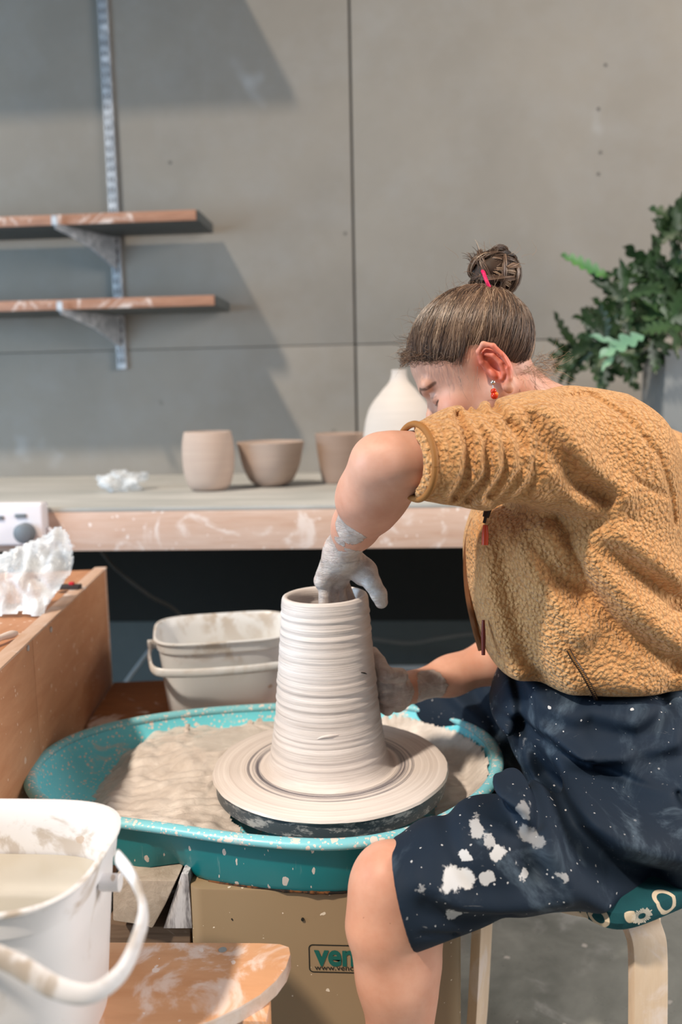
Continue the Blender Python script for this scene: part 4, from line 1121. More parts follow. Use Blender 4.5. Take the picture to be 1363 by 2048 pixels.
# ---- head frame
HC = P(938, 697, 1.25)
pitch_h, yaw_h = math.radians(36), math.radians(8)
hf = Vector((-math.cos(pitch_h) * math.cos(yaw_h), math.cos(pitch_h) * math.sin(yaw_h), -math.sin(pitch_h))).normalized()   # face direction
hs = Vector((-math.sin(yaw_h), -math.cos(yaw_h), 0)).normalized()      # her left, toward the camera
hu = hf.cross(hs).normalized()
if hu.z < 0: hu = -hu
HM = np.array([hf[:], hs[:], hu[:]])
def HP(f, s, u): return HC + hf * f + hs * s + hu * u
print('head', HC, hf, hs, hu)

# ---- joints
SH_L = P(1125, 905, 1.20); EL_L = P(768, 922, 1.055); WR_L = P(683, 1103, 1.235)
NECKB = P(1105, 835, 1.29)
KN_L = P(764, 1764, 1.035); AN_L = Vector((P(785, 2048, 1.04).x + .01, P(785, 2048, 1.04).y + .03, .085))
WR_R = P(822, 1374, 1.40); EL_R = P(1120, 1250, 1.47)
KN_R = P(850, 1440, 1.66)
print('knee', KN_L, 'wristL', WR_L, 'elbow', EL_L, 'sh', SH_L, 'kneeR', KN_R)
PX, PY = pot.location.x, pot.location.y

# left hand: fingers go down inside the mouth of the pot, thumb outside its right wall
tz = TOPZ
hand_dir = Vector((PX + .012, PY + .0, tz - .02)) - WR_L
K = [Vector((PX + .013 + dx, PY + dy, tz + .014 + dz)) for dx, dy, dz in ((.013, .010, .006), (.006, -.004, .002), (-.003, -.016, .0), (-.011, -.026, .004))]   # knuckles index..little
F = []
for i, (k, ln) in enumerate(zip(K, (.080, .086, .080, .064))):
    dirx = Vector((.35 - .12 * i, .12 - .08 * i, -1)).normalized()
    p1 = k + dirx * ln * .45; p2 = p1 + Vector((.45 - .1 * i, .2 - .1 * i, -1)).normalized() * ln * .32; p3 = p2 + Vector((.55, .2 - .1 * i, -1)).normalized() * ln * .26
    F.append([k, p1, p2, p3])
thumb = [P(716, 1128, 1.245), P(733, 1142, 1.24), P(744, 1166, 1.235), P(757, 1188, 1.235), P(762, 1204, 1.24)]
pinch = P(668, 1185, 1.225)
# right hand: palm against the far right side of the pot, fingers wrapped behind it
def around(ang, z, off):
    r = float(np.interp(z, zs, rs)) + off; a = math.radians(ang); return Vector((PX + r * math.cos(a), PY + r * math.sin(a), z))
hz = P(790, 1382, 1.34).z
palm_r = P(793, 1376, 1.355)
FR = []
for i in range(4):
    z = hz + .022 - i * .017; a0 = 30 - i * 2
    FR.append([around(a0, z, .018), around(a0 + 24, z + .002, .012), around(a0 + 42, z + .003, .010), around(a0 + 56, z + .003, .009)])
thumb_r = [P(800, 1352, 1.335), around(12, hz + .034, .016), around(24, hz + .050, .012), around(34, hz + .062, .011)]

def body_sdf(p):
    # skull and face
    d = sd_ell(p, HC, HM, (.092, .074, .082))
    d = smin(d, sd_ell(p, HP(.035, 0, -.060), HM, (.060, .058, .062)), .02)       # face mass
    d = smin(d, sd_cone(p, HP(.060, 0, -.105), HP(.075, 0, -.112), .026, .020), .025)  # chin
    for s in (-1, 1):
        d = smin(d, sd_cone(p, HP(.066, s * .012, -.108), HP(-.002, s * .052, -.075), .018, .016), .022)   # jaw line
        d = smin(d, sd_ell(p, HP(.064, s * .038, -.058), HM, (.024, .022, .020)), .018)  # cheek
        d = smin(d, sd_cone(p, HP(.084, s * .012, -.010), HP(.078, s * .042, -.008), .010, .008), .012)   # brow
        e = sd_ell(p, HP(.094, s * .031, -.030), HM, (.016, .017, .011)); d = smax(d, neg(e), .010)          # eye socket
        d = smin(d, sd_ell(p, HP(.074, s * .030, -.031), HM, (.0135, .0135, .0125)), .003)                # lid
    nose = chain(p, [HP(.088, 0, -.028), HP(.102, 0, -.046), HP(.112, 0, -.062)], [.007, .0075, .0095]); d = smin(d, nose, .008)
    for s in (-1, 1): d = smin(d, sd_ell(p, HP(.102, s * .012, -.064), HM, (.010, .007, .007)), .005)
    d = smin(d, sd_cone(p, HP(.094, -.018, -.084), HP(.094, .018, -.084), .006, .006), .006)
    d = smin(d, sd_cone(p, HP(.091, -.016, -.093), HP(.091, .016, -.093), .006, .006), .005)
    # ears
    for s in (-1, 1):
        E = lambda f, u, o=0.0: HP(-.010 + f * .66, s * (.070 + o), u - .010)
        helix = chain(p, [E(.004, -.046, .003), E(.008, -.036, .006), E(.010, -.022, .010), E(.002, -.008, .014), E(-.014, -.004, .017), E(-.027, -.014, .018), E(-.031, -.030, .017), E(-.027, -.048, .013), E(-.016, -.062, .009), E(-.004, -.068, .006)], [.0030, .0034, .0036, .0038, .0040, .0040, .0038, .0036, .0040, .0055], .002)
        cup = sd_ell(p, E(-.011, -.036, .004), HM, (.018, .007, .031))
        anti = chain(p, [E(-.006, -.016, .013), E(-.017, -.024, .0145), E(-.020, -.038, .0135), E(-.013, -.052, .011), E(-.004, -.056, .009)], [.0022, .0030, .0034, .0032, .0030], .002)
        tragus = sd_ell(p, E(.006, -.044, .009), HM, (.004, .004, .007))
        bowl = sd_ell(p, E(-.006, -.038, .016), HM, (.0085, .012, .016))
        groove = chain(p, [E(-.004, -.011, .016), E(-.018, -.014, .019), E(-.0255, -.030, .018), E(-.0235, -.046, .015)], [.0028, .0030, .0028, .0022], .001)
        ear = smin(cup, helix, .003); ear = smax(ear, neg(bowl), .003); ear = smax(ear, neg(groove), .002); ear = smin(smin(ear, anti, .002), tragus, .003)
        lobe = sd_ell(p, E(-.003, -.071, .005), HM, (.0075, .005, .009)); ear = smin(ear, lobe, .005)
        d = smin(d, ear, .004)
    # neck and core of the torso (hidden by the jacket)
    d = smin(d, sd_cone(p, HP(-.018, 0, -.082), NECKB + Vector((.0, 0, -.02)), .041, .055), .018)
    core = [NECKB + Vector((.03, 0, -.06)), P(1140, 1080, 1.29), P(1175, 1330, 1.29), P(1230, 1560, 1.28)]
    d = smin(d, chain(p, core, [.09, .10, .085, .065], .04), .05)
    # left arm
    d = smin(d, sd_cone(p, SH_L + Vector((.03, .04, 0)), EL_L + Vector((.045, .012, .0)), .048, .0365), .03)
    d = smin(d, sd_ell(p, P(757, 918, 1.055), np.eye(3), (.0275, .028, .028)), .02)
    d = smin(d, sd_cone(p, P(792, 922, 1.05), P(752, 932, 1.065), .0345, .027), .02)
    d = smin(d, sd_cone(p, P(756, 938, 1.06), P(724, 1001, 1.115), .0280, .0315), .02)
    fa = [P(762, 925, 1.065), P(742, 985, 1.105), P(712, 1050, 1.18), WR_L]
    d = smin(d, chain(p, fa, [.031, .0375, .030, .0235], .02), .02)
    d = smin(d, sd_cone(p, P(792, 950, 1.08), P(752, 1020, 1.14), .030, .026), .03)
    # left hand
    hand = smin(sd_cone(p, WR_L, K[1] + Vector((0, 0, .010)), .0235, .017), sd_cone(p, WR_L + Vector((-.002, 0, 0)), K[3] + Vector((-.002, 0, .012)), .022, .014), .012)
    hand = smin(hand, sd_cone(p, WR_L + Vector((.004, 0, -.012)), K[0] + Vector((0, 0, .014)), .021, .014), .012)
    hand = smin(hand, sd_ell(p, P(724, 1143, 1.245), np.eye(3), (.017, .017, .021)), .013)
    d = smin(d, hand, .012)
    for f, r in zip(F, (.0095, .0098, .0092, .0085)): d = smin(d, chain(p, f, [r * 1.05, r, r * .92, r * .82], .003), .004)
    d = smin(d, chain(p, thumb, [.0155, .0145, .0120, .0112, .0095], .005), .007)
    # right arm
    d = smin(d, chain(p, [EL_R, P(990, 1320, 1.45), P(900, 1352, 1.43), WR_R], [.042, .037, .031, .0235], .02), .02)
    d = smin(d, smin(sd_cone(p, WR_R, palm_r, .023, .021), sd_cone(p, WR_R, palm_r + Vector((0, .0, -.022)), .020, .018), .012), .012)
    for f in FR: d = smin(d, chain(p, [palm_r + (f[0] - palm_r) * .3] + f, [.010, .0098, .0095, .009, .008], .003), .004)
    d = smin(d, chain(p, thumb_r, [.013, .012, .011, .009], .004), .008)
    # legs
    hipL = P(1370, 1672, 1.15); hipR = P(1280, 1560, 1.40)
    d = smin(d, sd_cone(p, hipL, KN_L + Vector((.05, .015, -.002)), .050, .043), .03)
    d = smin(d, sd_ell(p, KN_L + Vector((.008, 0, .004)), np.eye(3), (.043, .045, .045)), .025)
    shin = [KN_L + Vector((.006, .004, -.02)), P(768, 1850, 1.035), P(786, 1950, 1.045), AN_L + Vector((0, 0, .08)), AN_L]
    d = smin(d, chain(p, shin, [.041, .0405, .040, .032, .030], .03), .03)
    d = smin(d, sd_ell(p, P(812, 1950, 1.06), np.eye(3), (.037, .040, .095)), .03)       # calf
    d = smin(d, sd_cone(p, KN_L + Vector((.04, .01, -.03)), P(820, 1900, 1.05), .040, .030), .03)
    d = smin(d, chain(p, [AN_L + Vector((.025, 0, -.045)), AN_L + Vector((-.05, 0, -.052)), AN_L + Vector((-.13, 0, -.062))], [.034, .030, .020], .02), .02)
    d = smin(d, sd_cone(p, hipR, KN_R, .080, .050), .03)
    AR = Vector((KN_R.x + .02, KN_R.y + .05, .085))
    d = smin(d, chain(p, [KN_R, KN_R + Vector((.03, .01, -.14)), AR], [.050, .046, .030], .03), .03)
    d = smin(d, chain(p, [AR + Vector((.025, 0, -.045)), AR + Vector((-.13, 0, -.062))], [.034, .020], .02), .02)
    return d if d is FAR else np.maximum(d, -p[:, 2] + .002)

skin = NT('skin', .48, .4)
n1 = skin.noise(22, 4, .6); n2 = skin.noise(6, 3, .5)
c = skin.mix(skin.ramp(n1, [(.3, 0.0), (.7, 1.0)]), srgb(206, 150, 126), srgb(220, 170, 148)); c = skin.mix(skin.math('MULTIPLY', skin.ramp(n2, [(.5, 0.0), (.8, 1.0)]), .35), c, srgb(208, 134, 112))
c = skin.mix(skin.math('MULTIPLY', skin.specks(60, .05, .18), .6), c, srgb(130, 76, 56))
clay_w = skin.attr('clay')
edge = skin.math('ADD', clay_w, skin.math('MULTIPLY', skin.math('SUBTRACT', skin.noise(42, 6, .75, dist=.8), .5), 1.6))
cm = skin.smooth(edge, .46, .56)
cn = skin.noise(40, 5, .65, dist=1.0)
cc_ = skin.mix(skin.ramp(cn, [(.3, 0.0), (.7, 1.0)]), srgb(178, 160, 152), srgb(220, 208, 202))
red = skin.attr('flush'); c = skin.mix(skin.math('MULTIPLY', red, .75), c, srgb(214, 96, 72))
brw = skin.attr('brow'); c = skin.mix(skin.math('MULTIPLY', brw, skin.smooth(skin.noise(90, 3, .6), .2, .5)), c, srgb(74, 48, 36))
skin.set('Base Color', skin.mix(cm, c, cc_)); skin.set('Roughness', skin.mix(cm, (.5, .5, .5), (.32, .32, .32)))
skin.set('Subsurface Weight', .12); skin.set('Subsurface Radius', (.4, .15, .08)); skin.set('Subsurface Scale', .02)
hb = skin.math('MULTIPLY', skin.noise(30, 5, .7, co=skin.map((1, 1, 3.2)), dist=1.0), cm)
b1 = skin.bump(hb, .7, .006); skin.bump(skin.noise(320, 2), .12, .0006, nrm=b1); skin_m = skin.m
lo = (-.17, .55, -.01); hi = (.98, 1.95, 1.55)
def boxat(c, r): return (c.x - r[0], c.y - r[1], c.z - r[2]), (c.x + r[0], c.y + r[1], c.z + r[2])
earc = HP(-.016, .078, -.050); fc = HP(.07, .02, -.04); hcn = P(705, 1155, 1.24)
print('patches', earc, fc, hcn)
body, bv = sdf_obj('body', body_sdf, lo, hi, .0024, skin_m, person, it=2, fine=[(*boxat(earc, (.030, .024, .045)), .0008), (*boxat(fc, (.055, .075, .055)), .0014), ((hcn.x - .055, hcn.y - .06, hcn.z - .055), (hcn.x + .055, hcn.y + .06, .846), .0013)])
def sstep(x, a, b):
    t = np.clip((x - a) / (b - a), 0, 1); return t * t * (3 - 2 * t)
def set_attr(o, name, val):
    a = o.data.attributes.new(name, 'FLOAT', 'POINT'); a.data.foreach_set('value', np.asarray(val, dtype=np.float32))
def near(v, c, r): return 1 - sstep(np.linalg.norm(v - np.array(c[:]), axis=1), r * .7, r * 1.3)
zc_ = WR_L.z + .006
mk = (1 - sstep(bv[:, 2], zc_ - .006, zc_ + .012)) * (bv[:, 0] < P(790, 1200, 1.24).x) * (bv[:, 2] > P(790, 1290, 1.24).z) * (np.linalg.norm(bv - np.array(WR_L[:]), axis=1) < .2)
patch = np.maximum(near(bv, P(695, 1062, 1.14), .026), near(bv, P(690, 1036, 1.13), .017) * .9)
for q_ in ((702, 1030, 1.12, .010), (712, 1052, 1.14, .011), (684, 1078, 1.17, .012), (700, 1090, 1.18, .012), (680, 1050, 1.15, .010)): patch = np.maximum(patch, near(bv, P(*q_[:3]), q_[3]) * .85)
back_ = near(bv, P(662, 1085, 1.21), .022)
mr = near(bv, P(858, 1378, 1.39), .032) * .78 + near(bv, P(860, 1362, 1.39), .016) * .5 + near(bv, P(785, 1385, 1.33), .045)
dist_r = bv[:, 0] < WR_R.x - .02
mr = np.maximum(mr, dist_r * (bv[:, 2] < hz + .10) * (bv[:, 2] > hz - .09) * (bv[:, 1] > PY) * .8)
set_attr(body, 'clay', np.clip(np.maximum.reduce([mk, patch * .85, back_ * .8, np.clip(mr, 0, 1)]), 0, 1))
fl = np.zeros(len(bv))
for s in (1, -1): fl = np.maximum(fl, near(bv, HP(-.014, s * .088, -.044), .030))
fl = np.maximum(fl, .25 * near(bv, HP(.075, .045, -.06), .03)); set_attr(body, 'flush', fl)
lh = (bv - np.array(HC[:])) @ HM.T; br_ = np.zeros(len(bv)); face_ = (lh[:, 0] > .045)
def line2(pts, w0, w1):
    g = np.full(len(bv), 1.0)
    for (s0, u0), (s1, u1) in zip(pts[:-1], pts[1:]):
        g = np.minimum(g, seg_d(lh[:, 1:3], np.array((s0, u0)), np.array((s1, u1))))
    return (1 - sstep(g, w0, w1)) * face_
for s in (1, -1):
    br_ = np.maximum(br_, .8 * line2([(s * .013, -.013), (s * .030, -.006), (s * .050, -.013)], .0015, .0038))
    br_ = np.maximum(br_, line2([(s * .018, -.037), (s * .031, -.041), (s * .044, -.036)], .0006, .0022))
    br_ = np.maximum(br_, .35 * line2([(s * .020, -.027), (s * .032, -.025), (s * .043, -.029)], .0004, .0018))
set_attr(body, 'brow', br_)

# ---- jacket
JD = 1.28
zof = lambda py, d=JD, px=1150: P(px, py, d).z
st = [(800, 1120, 1215, .070), (820, 1080, 1262, .125), (860, 1045, 1300, .155), (910, 1000, 1328, .168), (970, 965, 1340, .172), (1020, 942, 1345, .172), (1080, 928, 1352, .170), (1150, 930, 1366, .168), (1220, 946, 1385, .168), (1290, 968, 1400, .170), (1330, 985, 1405, .168), (1350, 1010, 1405, .16)]
ts = [zof(a) for a, *_ in st][::-1]
cx = [(P(l, a, JD).x + P(r, a, JD).x) / 2 for a, l, r, _ in st][::-1]; rx = [(P(r, a, JD).x - P(l, a, JD).x) / 2 for a, l, r, _ in st][::-1]
cy = [P(1150, 1100, JD).y + .0 for _ in st]; ry = [b for *_, b in st][::-1]
T_, CX_, CY_, RX_, RY_ = dense(ts, cx, cy, rx, ry, n=60)
print('torso z', ts[0], ts[-1], 'cy', cy[0])
folds = [  # (pixel polyline, depth, width m, amount m): negative = groove, positive = ridge
    ([(914, 834), (933, 888), (929, 941), (909, 988)], 1.06, .0085, -.014), ([(900, 830), (916, 888), (913, 941), (896, 985)], 1.06, .0065, .004),
    ([(933, 824), (965, 878), (967, 936), (933, 992)], 1.07, .0085, -.014), ([(924, 826), (950, 882), (950, 940), (922, 990)], 1.07, .007, .006),
    ([(953, 820), (997, 873), (1001, 927), (972, 985)], 1.08, .009, -.014), ([(943, 820), (982, 876), (985, 930), (955, 992)], 1.07, .008, .007),
    ([(985, 820), (1024, 870), (1030, 927), (990, 1000)], 1.09, .010, -.014), ([(968, 820), (1012, 872), (1017, 930), (985, 996)], 1.08, .009, .007),
    ([(1010, 850), (1056, 900), (1050, 950), (1010, 1008)], 1.10, .010, -.010), ([(1000, 830), (1042, 885), (1040, 940), (1003, 1004)], 1.09, .009, .006),
    ([(1052, 840), (1080, 880), (1128, 950), (1196, 990)], 1.13, .014, -.015), ([(1070, 825), (1120, 880), (1180, 945), (1230, 985)], 1.13, .018, .013),
    ([(1090, 940), (1130, 985), (1200, 1010)], 1.13, .012, .006),
    ([(1010, 1020), (1060, 1028), (1130, 1036), (1190, 1040)], 1.13, .012, -.016),
    ([(1039, 1035), (1060, 1080), (1100, 1140), (1167, 1205)], 1.12, .017, -.018), ([(1050, 1080), (1085, 1150), (1130, 1230), (1160, 1270)], 1.12, .020, .014),
    ([(1130, 1050), (1167, 1068), (1248, 1125), (1363, 1212)], 1.12, .018, -.017), ([(1150, 1035), (1250, 1090), (1370, 1170)], 1.12, .022, .014),
    ([(1140, 1080), (1180, 1180), (1240, 1260), (1363, 1345)], 1.12, .017, -.018), ([(1170, 1100), (1240, 1190), (1363, 1290)], 1.12, .022, .014),
    ([(1200, 1290), (1270, 1350), (1363, 1392)], 1.11, .014, -.006), ([(1010, 1060), (1020, 1150), (1050, 1260), (1090, 1370)], 1.13, .020, -.010), ([(975, 1100), (985, 1200), (1010, 1300), (1040, 1370)], 1.15, .020, .010),
    ([(1110, 1290), (1130, 1340), (1160, 1400)], 1.11, .016, .006), ([(1060, 1340), (1110, 1400)], 1.12, .016, -.006),
    ([(1083, 800), (1175, 790), (1230, 831), (1296, 911), (1328, 985), (1340, 1040)], 1.16, .0045, -.006),
    ([(1120, 1043), (1150, 1100), (1193, 1190), (1266, 1307)], 1.11, .0045, -.006), ([(1250, 955), (1290, 975), (1318, 985)], 1.15, .004, -.005),
]
fold3 = [(np.array([A3(P(x, y, d)) for x, y in pl], dtype=np.float32), w, a) for pl, d, w, a in folds]
W3 = np.array((1, .05, 1), dtype=np.float32)
R1 = P(1210, 895, 1.40); R2 = P(1322, 962, 1.45); 
HEM_PL = [P(985, 1345, 1.28), P(1040, 1405, 1.13), P(1363, 1400, 1.12)]
hemz_near = P(1180, 1440, 1.12).z; hemz_far = P(1000, 1358, 1.28).z
print('hem', hemz_near, hemz_far)
CUFF_O = P(812, 928, 1.05); cuff_n = (P(1000, 915, 1.10) - P(822, 926, 1.045)).normalized()
def jacket_sdf(p):
    torso, cap = axis_loft(p, 2, T_, CX_, CY_, RX_, RY_, 2.25)
    d = smax(torso, cap, .05)
    sl = chain(p, [P(780, 929, 1.045), P(862, 922, 1.05), P(925, 912, 1.07), P(1000, 912, 1.10), P(1070, 905, 1.13), P(1140, 900, 1.18)], [.0365, .0415, .0575, .066, .074, .082], .03)
    d = smin(d, sl, .030)
    d = smin(d, sd_cone(p, P(1125, 880, 1.20), P(1210, 905, 1.20), .064, .082), .04)
    # far sleeve, going back to the right elbow and down to the forearm
    d = smin(d, sd_cone(p, R1, R2, .078, .080), .02)
    d = smin(d, chain(p, [R2, P(1250, 1110, 1.49), P(1130, 1240, 1.475), P(1090, 1262, 1.465)], [.076, .066, .055, .052], .03), .03)
    # standing collar
    d = smin(d, sd_cone(p, P(1165, 850, 1.28), P(1125, 850, 1.28), .045, .040), .03)
    q = p * W3
    front = np.clip((1.36 - p[:, 1]) / .12, 0, 1)
    for pts, w, a in fold3:
        if fold_far(pts, w): continue
        e = None
        for i in range(len(pts) - 1):
            x = seg_d(q, pts[i] * W3, pts[i + 1] * W3); e = x if e is None else np.minimum(e, x)
        d = d - a * np.exp(-(e / w) ** 2) * front
    cut = (p - A3(CUFF_O)) @ A3(cuff_n)                # cuff plane
    near_arm = p[:, 0] < CUFF_O.x + .02
    d = np.where((p[:, 0] < P(900, 900, 1.1).x) & (p[:, 2] > P(840, 1010, 1.05).z), smax(d, -cut, .006), d)
    # hollow mouth of the sleeve
    hol = sd_cone(p, P(760, 929, 1.045), P(850, 923, 1.05), .0352, .034); d = np.where(p[:, 0] < P(860, 900, 1.05).x, smax(d, neg(hol), .003), d) if hol is not FAR else d
    hem = np.interp(p[:, 1], [1.08, 1.26], [hemz_near, hemz_far])
    d = smax(d, hem - p[:, 2], .022)
    nk = sd_cone(p, HP(-.030, 0, -.065), NECKB, .054, .056); d = smax(d, neg(nk), .006)
    return d
fl_m = NT('sherpa_fleece', .95, .15)
co = fl_m.co; warp = fl_m.noise(110, 3, .6, out='Color'); co2 = fl_m.vmath('ADD', co, fl_m.vmath('MULTIPLY', fl_m.vmath('SUBTRACT', warp, (.5, .5, .5)), (.005, .005, .005)))
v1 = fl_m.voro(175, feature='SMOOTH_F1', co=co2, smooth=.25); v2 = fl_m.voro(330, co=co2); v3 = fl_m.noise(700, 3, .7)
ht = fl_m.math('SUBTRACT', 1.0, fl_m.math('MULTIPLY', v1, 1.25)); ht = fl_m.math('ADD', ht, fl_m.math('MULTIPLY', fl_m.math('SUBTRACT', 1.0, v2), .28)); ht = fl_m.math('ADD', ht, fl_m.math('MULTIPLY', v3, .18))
c = fl_m.mix(fl_m.noise(40, 4, .6), srgb(204, 148, 94), srgb(224, 172, 118)); c = fl_m.mix(fl_m.math('MULTIPLY', fl_m.smooth(v1, .38, .75), .45), c, srgb(160, 100, 52))  # crevices darkened in colour: shade the bump leaves out, plus darker knit backing
fl_m.set('Base Color', c); fl_m.set('Sheen Weight', .35); fl_m.set('Sheen Roughness', .5); fl_m.set('Sheen Tint', (1.0, .85, .65))
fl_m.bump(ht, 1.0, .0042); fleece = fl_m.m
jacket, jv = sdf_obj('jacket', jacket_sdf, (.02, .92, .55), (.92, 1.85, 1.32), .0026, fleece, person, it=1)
jacket['label'] = 'mustard fleece jacket'

# ---- shorts
def shorts_sdf(p):
    hips, cap = axis_loft(p, 2, HT, HCX, HCY, HRX, HRY, 2.4)
    d = smax(hips, cap, .03)
    th, cap2 = axis_loft(p, 0, LT, LCY, LCZ, LRY, LRZ, 2.3)
    d = smin(d, smax(th, cap2, .004), .035)
    d = smin(d, chain(p, [P(1300, 1540, 1.40), P(1100, 1480, 1.48), P(900, 1425, 1.62), P(845, 1425, 1.66)], [.10, .085, .066, .062], .03), .04)
    # cloth stretched between the thighs
    q = p * W3b
    fade = np.clip(((p - A3(HEM_O)) @ A3(HEM_N)) / .05, .25, 1)
    for pts, w, a in sfold3:
        if fold_far(pts, w): continue
        e = None
        for i in range(len(pts) - 1):
            x = seg_d(q, pts[i] * W3b, pts[i + 1] * W3b); e = x if e is None else np.minimum(e, x)
        d = d - 1.45 * a * np.exp(-(e / w) ** 2) * fade
    # open leg: inner hollow and slanting hem plane
    d = smax(d, -((p - A3(HEM_O)) @ A3(HEM_N)) * 1.0, .003) if True else d
    hol, c3 = axis_loft(p, 0, LT, LCY, LCZ, LRY - .012, LRZ - .012, 2.3)
    hol = np.maximum(hol, ((p - A3(HEM_O)) @ A3(HEM_N)) - .035); d = smax(d, -hol, .002)
    return d
st = [(1348, 1000, 1400, .165), (1400, 1000, 1410, .172), (1470, 1010, 1430, .19), (1560, 1060, 1460, .20), (1624, 1085, 1465, .18)]
ts = [zof(a) for a, *_ in st][::-1]
HT, HCX, HCY, HRX, HRY = dense(ts, [(P(l, a, JD).x + P(r, a, JD).x) / 2 for a, l, r, _ in st][::-1], [cy[0] for _ in st], [(P(r, a, JD).x - P(l, a, JD).x) / 2 for a, l, r, _ in st][::-1], [b for *_, b in st][::-1])
# near leg tube: columns of the photograph at the leg's depth
leg = [(760, 1690, 1950, 1.03, .068), (800, 1676, 1944, 1.035, .070), (860, 1638, 1920, 1.04, .074), (920, 1604, 1898, 1.05, .074), (980, 1582, 1874, 1.06, .08), (1060, 1570, 1846, 1.08, .088), (1150, 1560, 1832, 1.10, .095), (1250, 1545, 1812, 1.12, .10), (1370, 1530, 1790, 1.14, .10), (1460, 1540, 1780, 1.16, .09)]
Ls = []
for x, t, b, dpt, ry_ in leg:
    pt = P(x, t, dpt + .01); pb = P(x, b, dpt - .045)
    Ls.append(((pt.x + pb.x) / 2, P(x, (t + b) / 2, dpt).y, (pt.z + pb.z) / 2, ry_, (pt.z - pb.z) / 2))
Ls = np.array(Ls); print('leg', Ls)
LT, LCY, LCZ, LRY, LRZ = dense(Ls[:, 0], Ls[:, 1], Ls[:, 2], Ls[:, 3], Ls[:, 4])
h1 = P(779, 1684, 1.03); h2 = P(827, 1912, .985)
HEM_O = h1; e1 = (h2 - h1).normalized(); HEM_N = e1.cross(Vector((0, 1, 0))).normalized()
if HEM_N.x < 0: HEM_N = -HEM_N
W3b = np.array((1, .05, 1), dtype=np.float32)
sfolds = [([(1010, 1530), (1100, 1535), (1200, 1580), (1363, 1610)], 1.08, .012, -.012), ([(960, 1560), (1060, 1552), (1130, 1575), (1230, 1640), (1363, 1680)], 1.05, .020, .012),
    ([(1110, 1600), (1150, 1680), (1230, 1750), (1330, 1790)], 1.02, .020, -.018), ([(1020, 1580), (1090, 1640), (1140, 1740), (1200, 1800)], 1.02, .020, .010),
    ([(960, 1610), (1020, 1640), (1060, 1720)], 1.02, .014, -.008), ([(850, 1790), (930, 1830), (1010, 1850)], .99, .016, -.010), ([(835, 1740), (900, 1790), (1000, 1810), (1120, 1800)], .99, .018, .009),
    ([(840, 1860), (870, 1868), (910, 1890)], .98, .005, -.005), ([(880, 1640), (905, 1700), (925, 1760)], 1.0, .014, -.006), ([(1060, 1430), (1062, 1500), (1040, 1560)], 1.15, .010, -.012),
    ([(1090, 1500), (1200, 1530), (1363, 1500)], 1.10, .014, .010), ([(1200, 1480), (1290, 1505), (1363, 1450)], 1.10, .016, -.010), ([(1100, 1440), (1230, 1470), (1363, 1440)], 1.12, .018, .006),
    ([(940, 1420), (990, 1460), (1010, 1530)], 1.45, .014, -.012), ([(900, 1400), (960, 1430), (1000, 1500)], 1.5, .016, .008), ([(1230, 1600), (1300, 1660), (1363, 1690)], 1.02, .016, -.008), ([(1180, 1560), (1260, 1620), (1363, 1650)], 1.03, .014, .006)]
sfold3 = [(np.array([A3(P(x, y, d)) for x, y in pl], dtype=np.float32), w, a) for pl, d, w, a in sfolds]
sh_m = NT('navy_cotton', .75, .25)
c = sh_m.mix(sh_m.noise(9, 4, .6), srgb(14, 26, 40), srgb(24, 40, 58))
dusty = sh_m.smooth(sh_m.noise(8, 6, .68, dist=.9), .52, .76); xs3 = sh_m.sep()
regx = sh_m.math('MULTIPLY', sh_m.math('SUBTRACT', 1.0, sh_m.smooth(xs3[0], .18, .34)), sh_m.smooth(xs3[0], -.40, -.30))
c = sh_m.mix(sh_m.math('MULTIPLY', dusty, .42), c, srgb(120, 140, 158))
blob_px = [(902, 1748, 26, 1.0), (930, 1752, 24, 1.0), (972, 1748, 18, .8), (836, 1757, 17, .55), (932, 1712, 11, .9), (995, 1708, 15, .85), (955, 1672, 17, .6), (978, 1690, 13, .6), (1050, 1755, 12, 1.0), (905, 1828, 18, .8), (900, 1812, 9, .9), (1048, 1640, 22, .35), (1065, 1690, 26, .35), (1030, 1648, 12, .6), (1075, 1625, 16, .4), (1125, 1752, 12, .5), (945, 1655, 10, .7)]
pbase = base_of(person); acc = None
nz = sh_m.math('MULTIPLY', sh_m.math('SUBTRACT', sh_m.noise(55, 4, .65), .5), .030)
for x, y, r, st_ in blob_px:
    c0 = P(x, y, .985) - pbase
    dv = sh_m.vmath('MULTIPLY', sh_m.vmath('SUBTRACT', sh_m.co, tuple(c0)), (1.0, .25, 1.25)); ln_ = sh_m.vmath('LENGTH', dv, out=1)
    rr2 = r / FPX * .985
    k = sh_m.math('MULTIPLY', sh_m.math('SUBTRACT', 1.0, sh_m.smooth(sh_m.math('ADD', ln_, nz), rr2 * .75, rr2 * 1.0)), st_)
    acc = k if acc is None else sh_m.math('MAXIMUM', acc, k)
sp1 = sh_m.math('MULTIPLY', sh_m.math('MAXIMUM', sh_m.specks(75, .20, .16), sh_m.specks(190, .28, .13)), .8)
acc = sh_m.math('MAXIMUM', acc, sh_m.math('MULTIPLY', sp1, sh_m.smooth(sh_m.noise(3.5, 2, .5), .42, .55)))
st2 = sh_m.smooth(sh_m.noise(26, 5, .7, co=sh_m.map((1, 1, 2.4), (0, .6, 0)), dist=1.5), .66, .74); acc = sh_m.math('MAXIMUM', acc, sh_m.math('MULTIPLY', st2, .28))
c = sh_m.mix(acc, c, srgb(206, 206, 208)); sh_m.set('Base Color', c)
sh_m.bump(sh_m.noise(900, 2), .15, .0004); shm = sh_m.m
shorts, sv = sdf_obj('shorts', shorts_sdf, (-.02, .85, .38), (.92, 1.85, .95), .0026, shm, person, it=2)
shorts['label'] = 'navy work shorts splashed with clay'

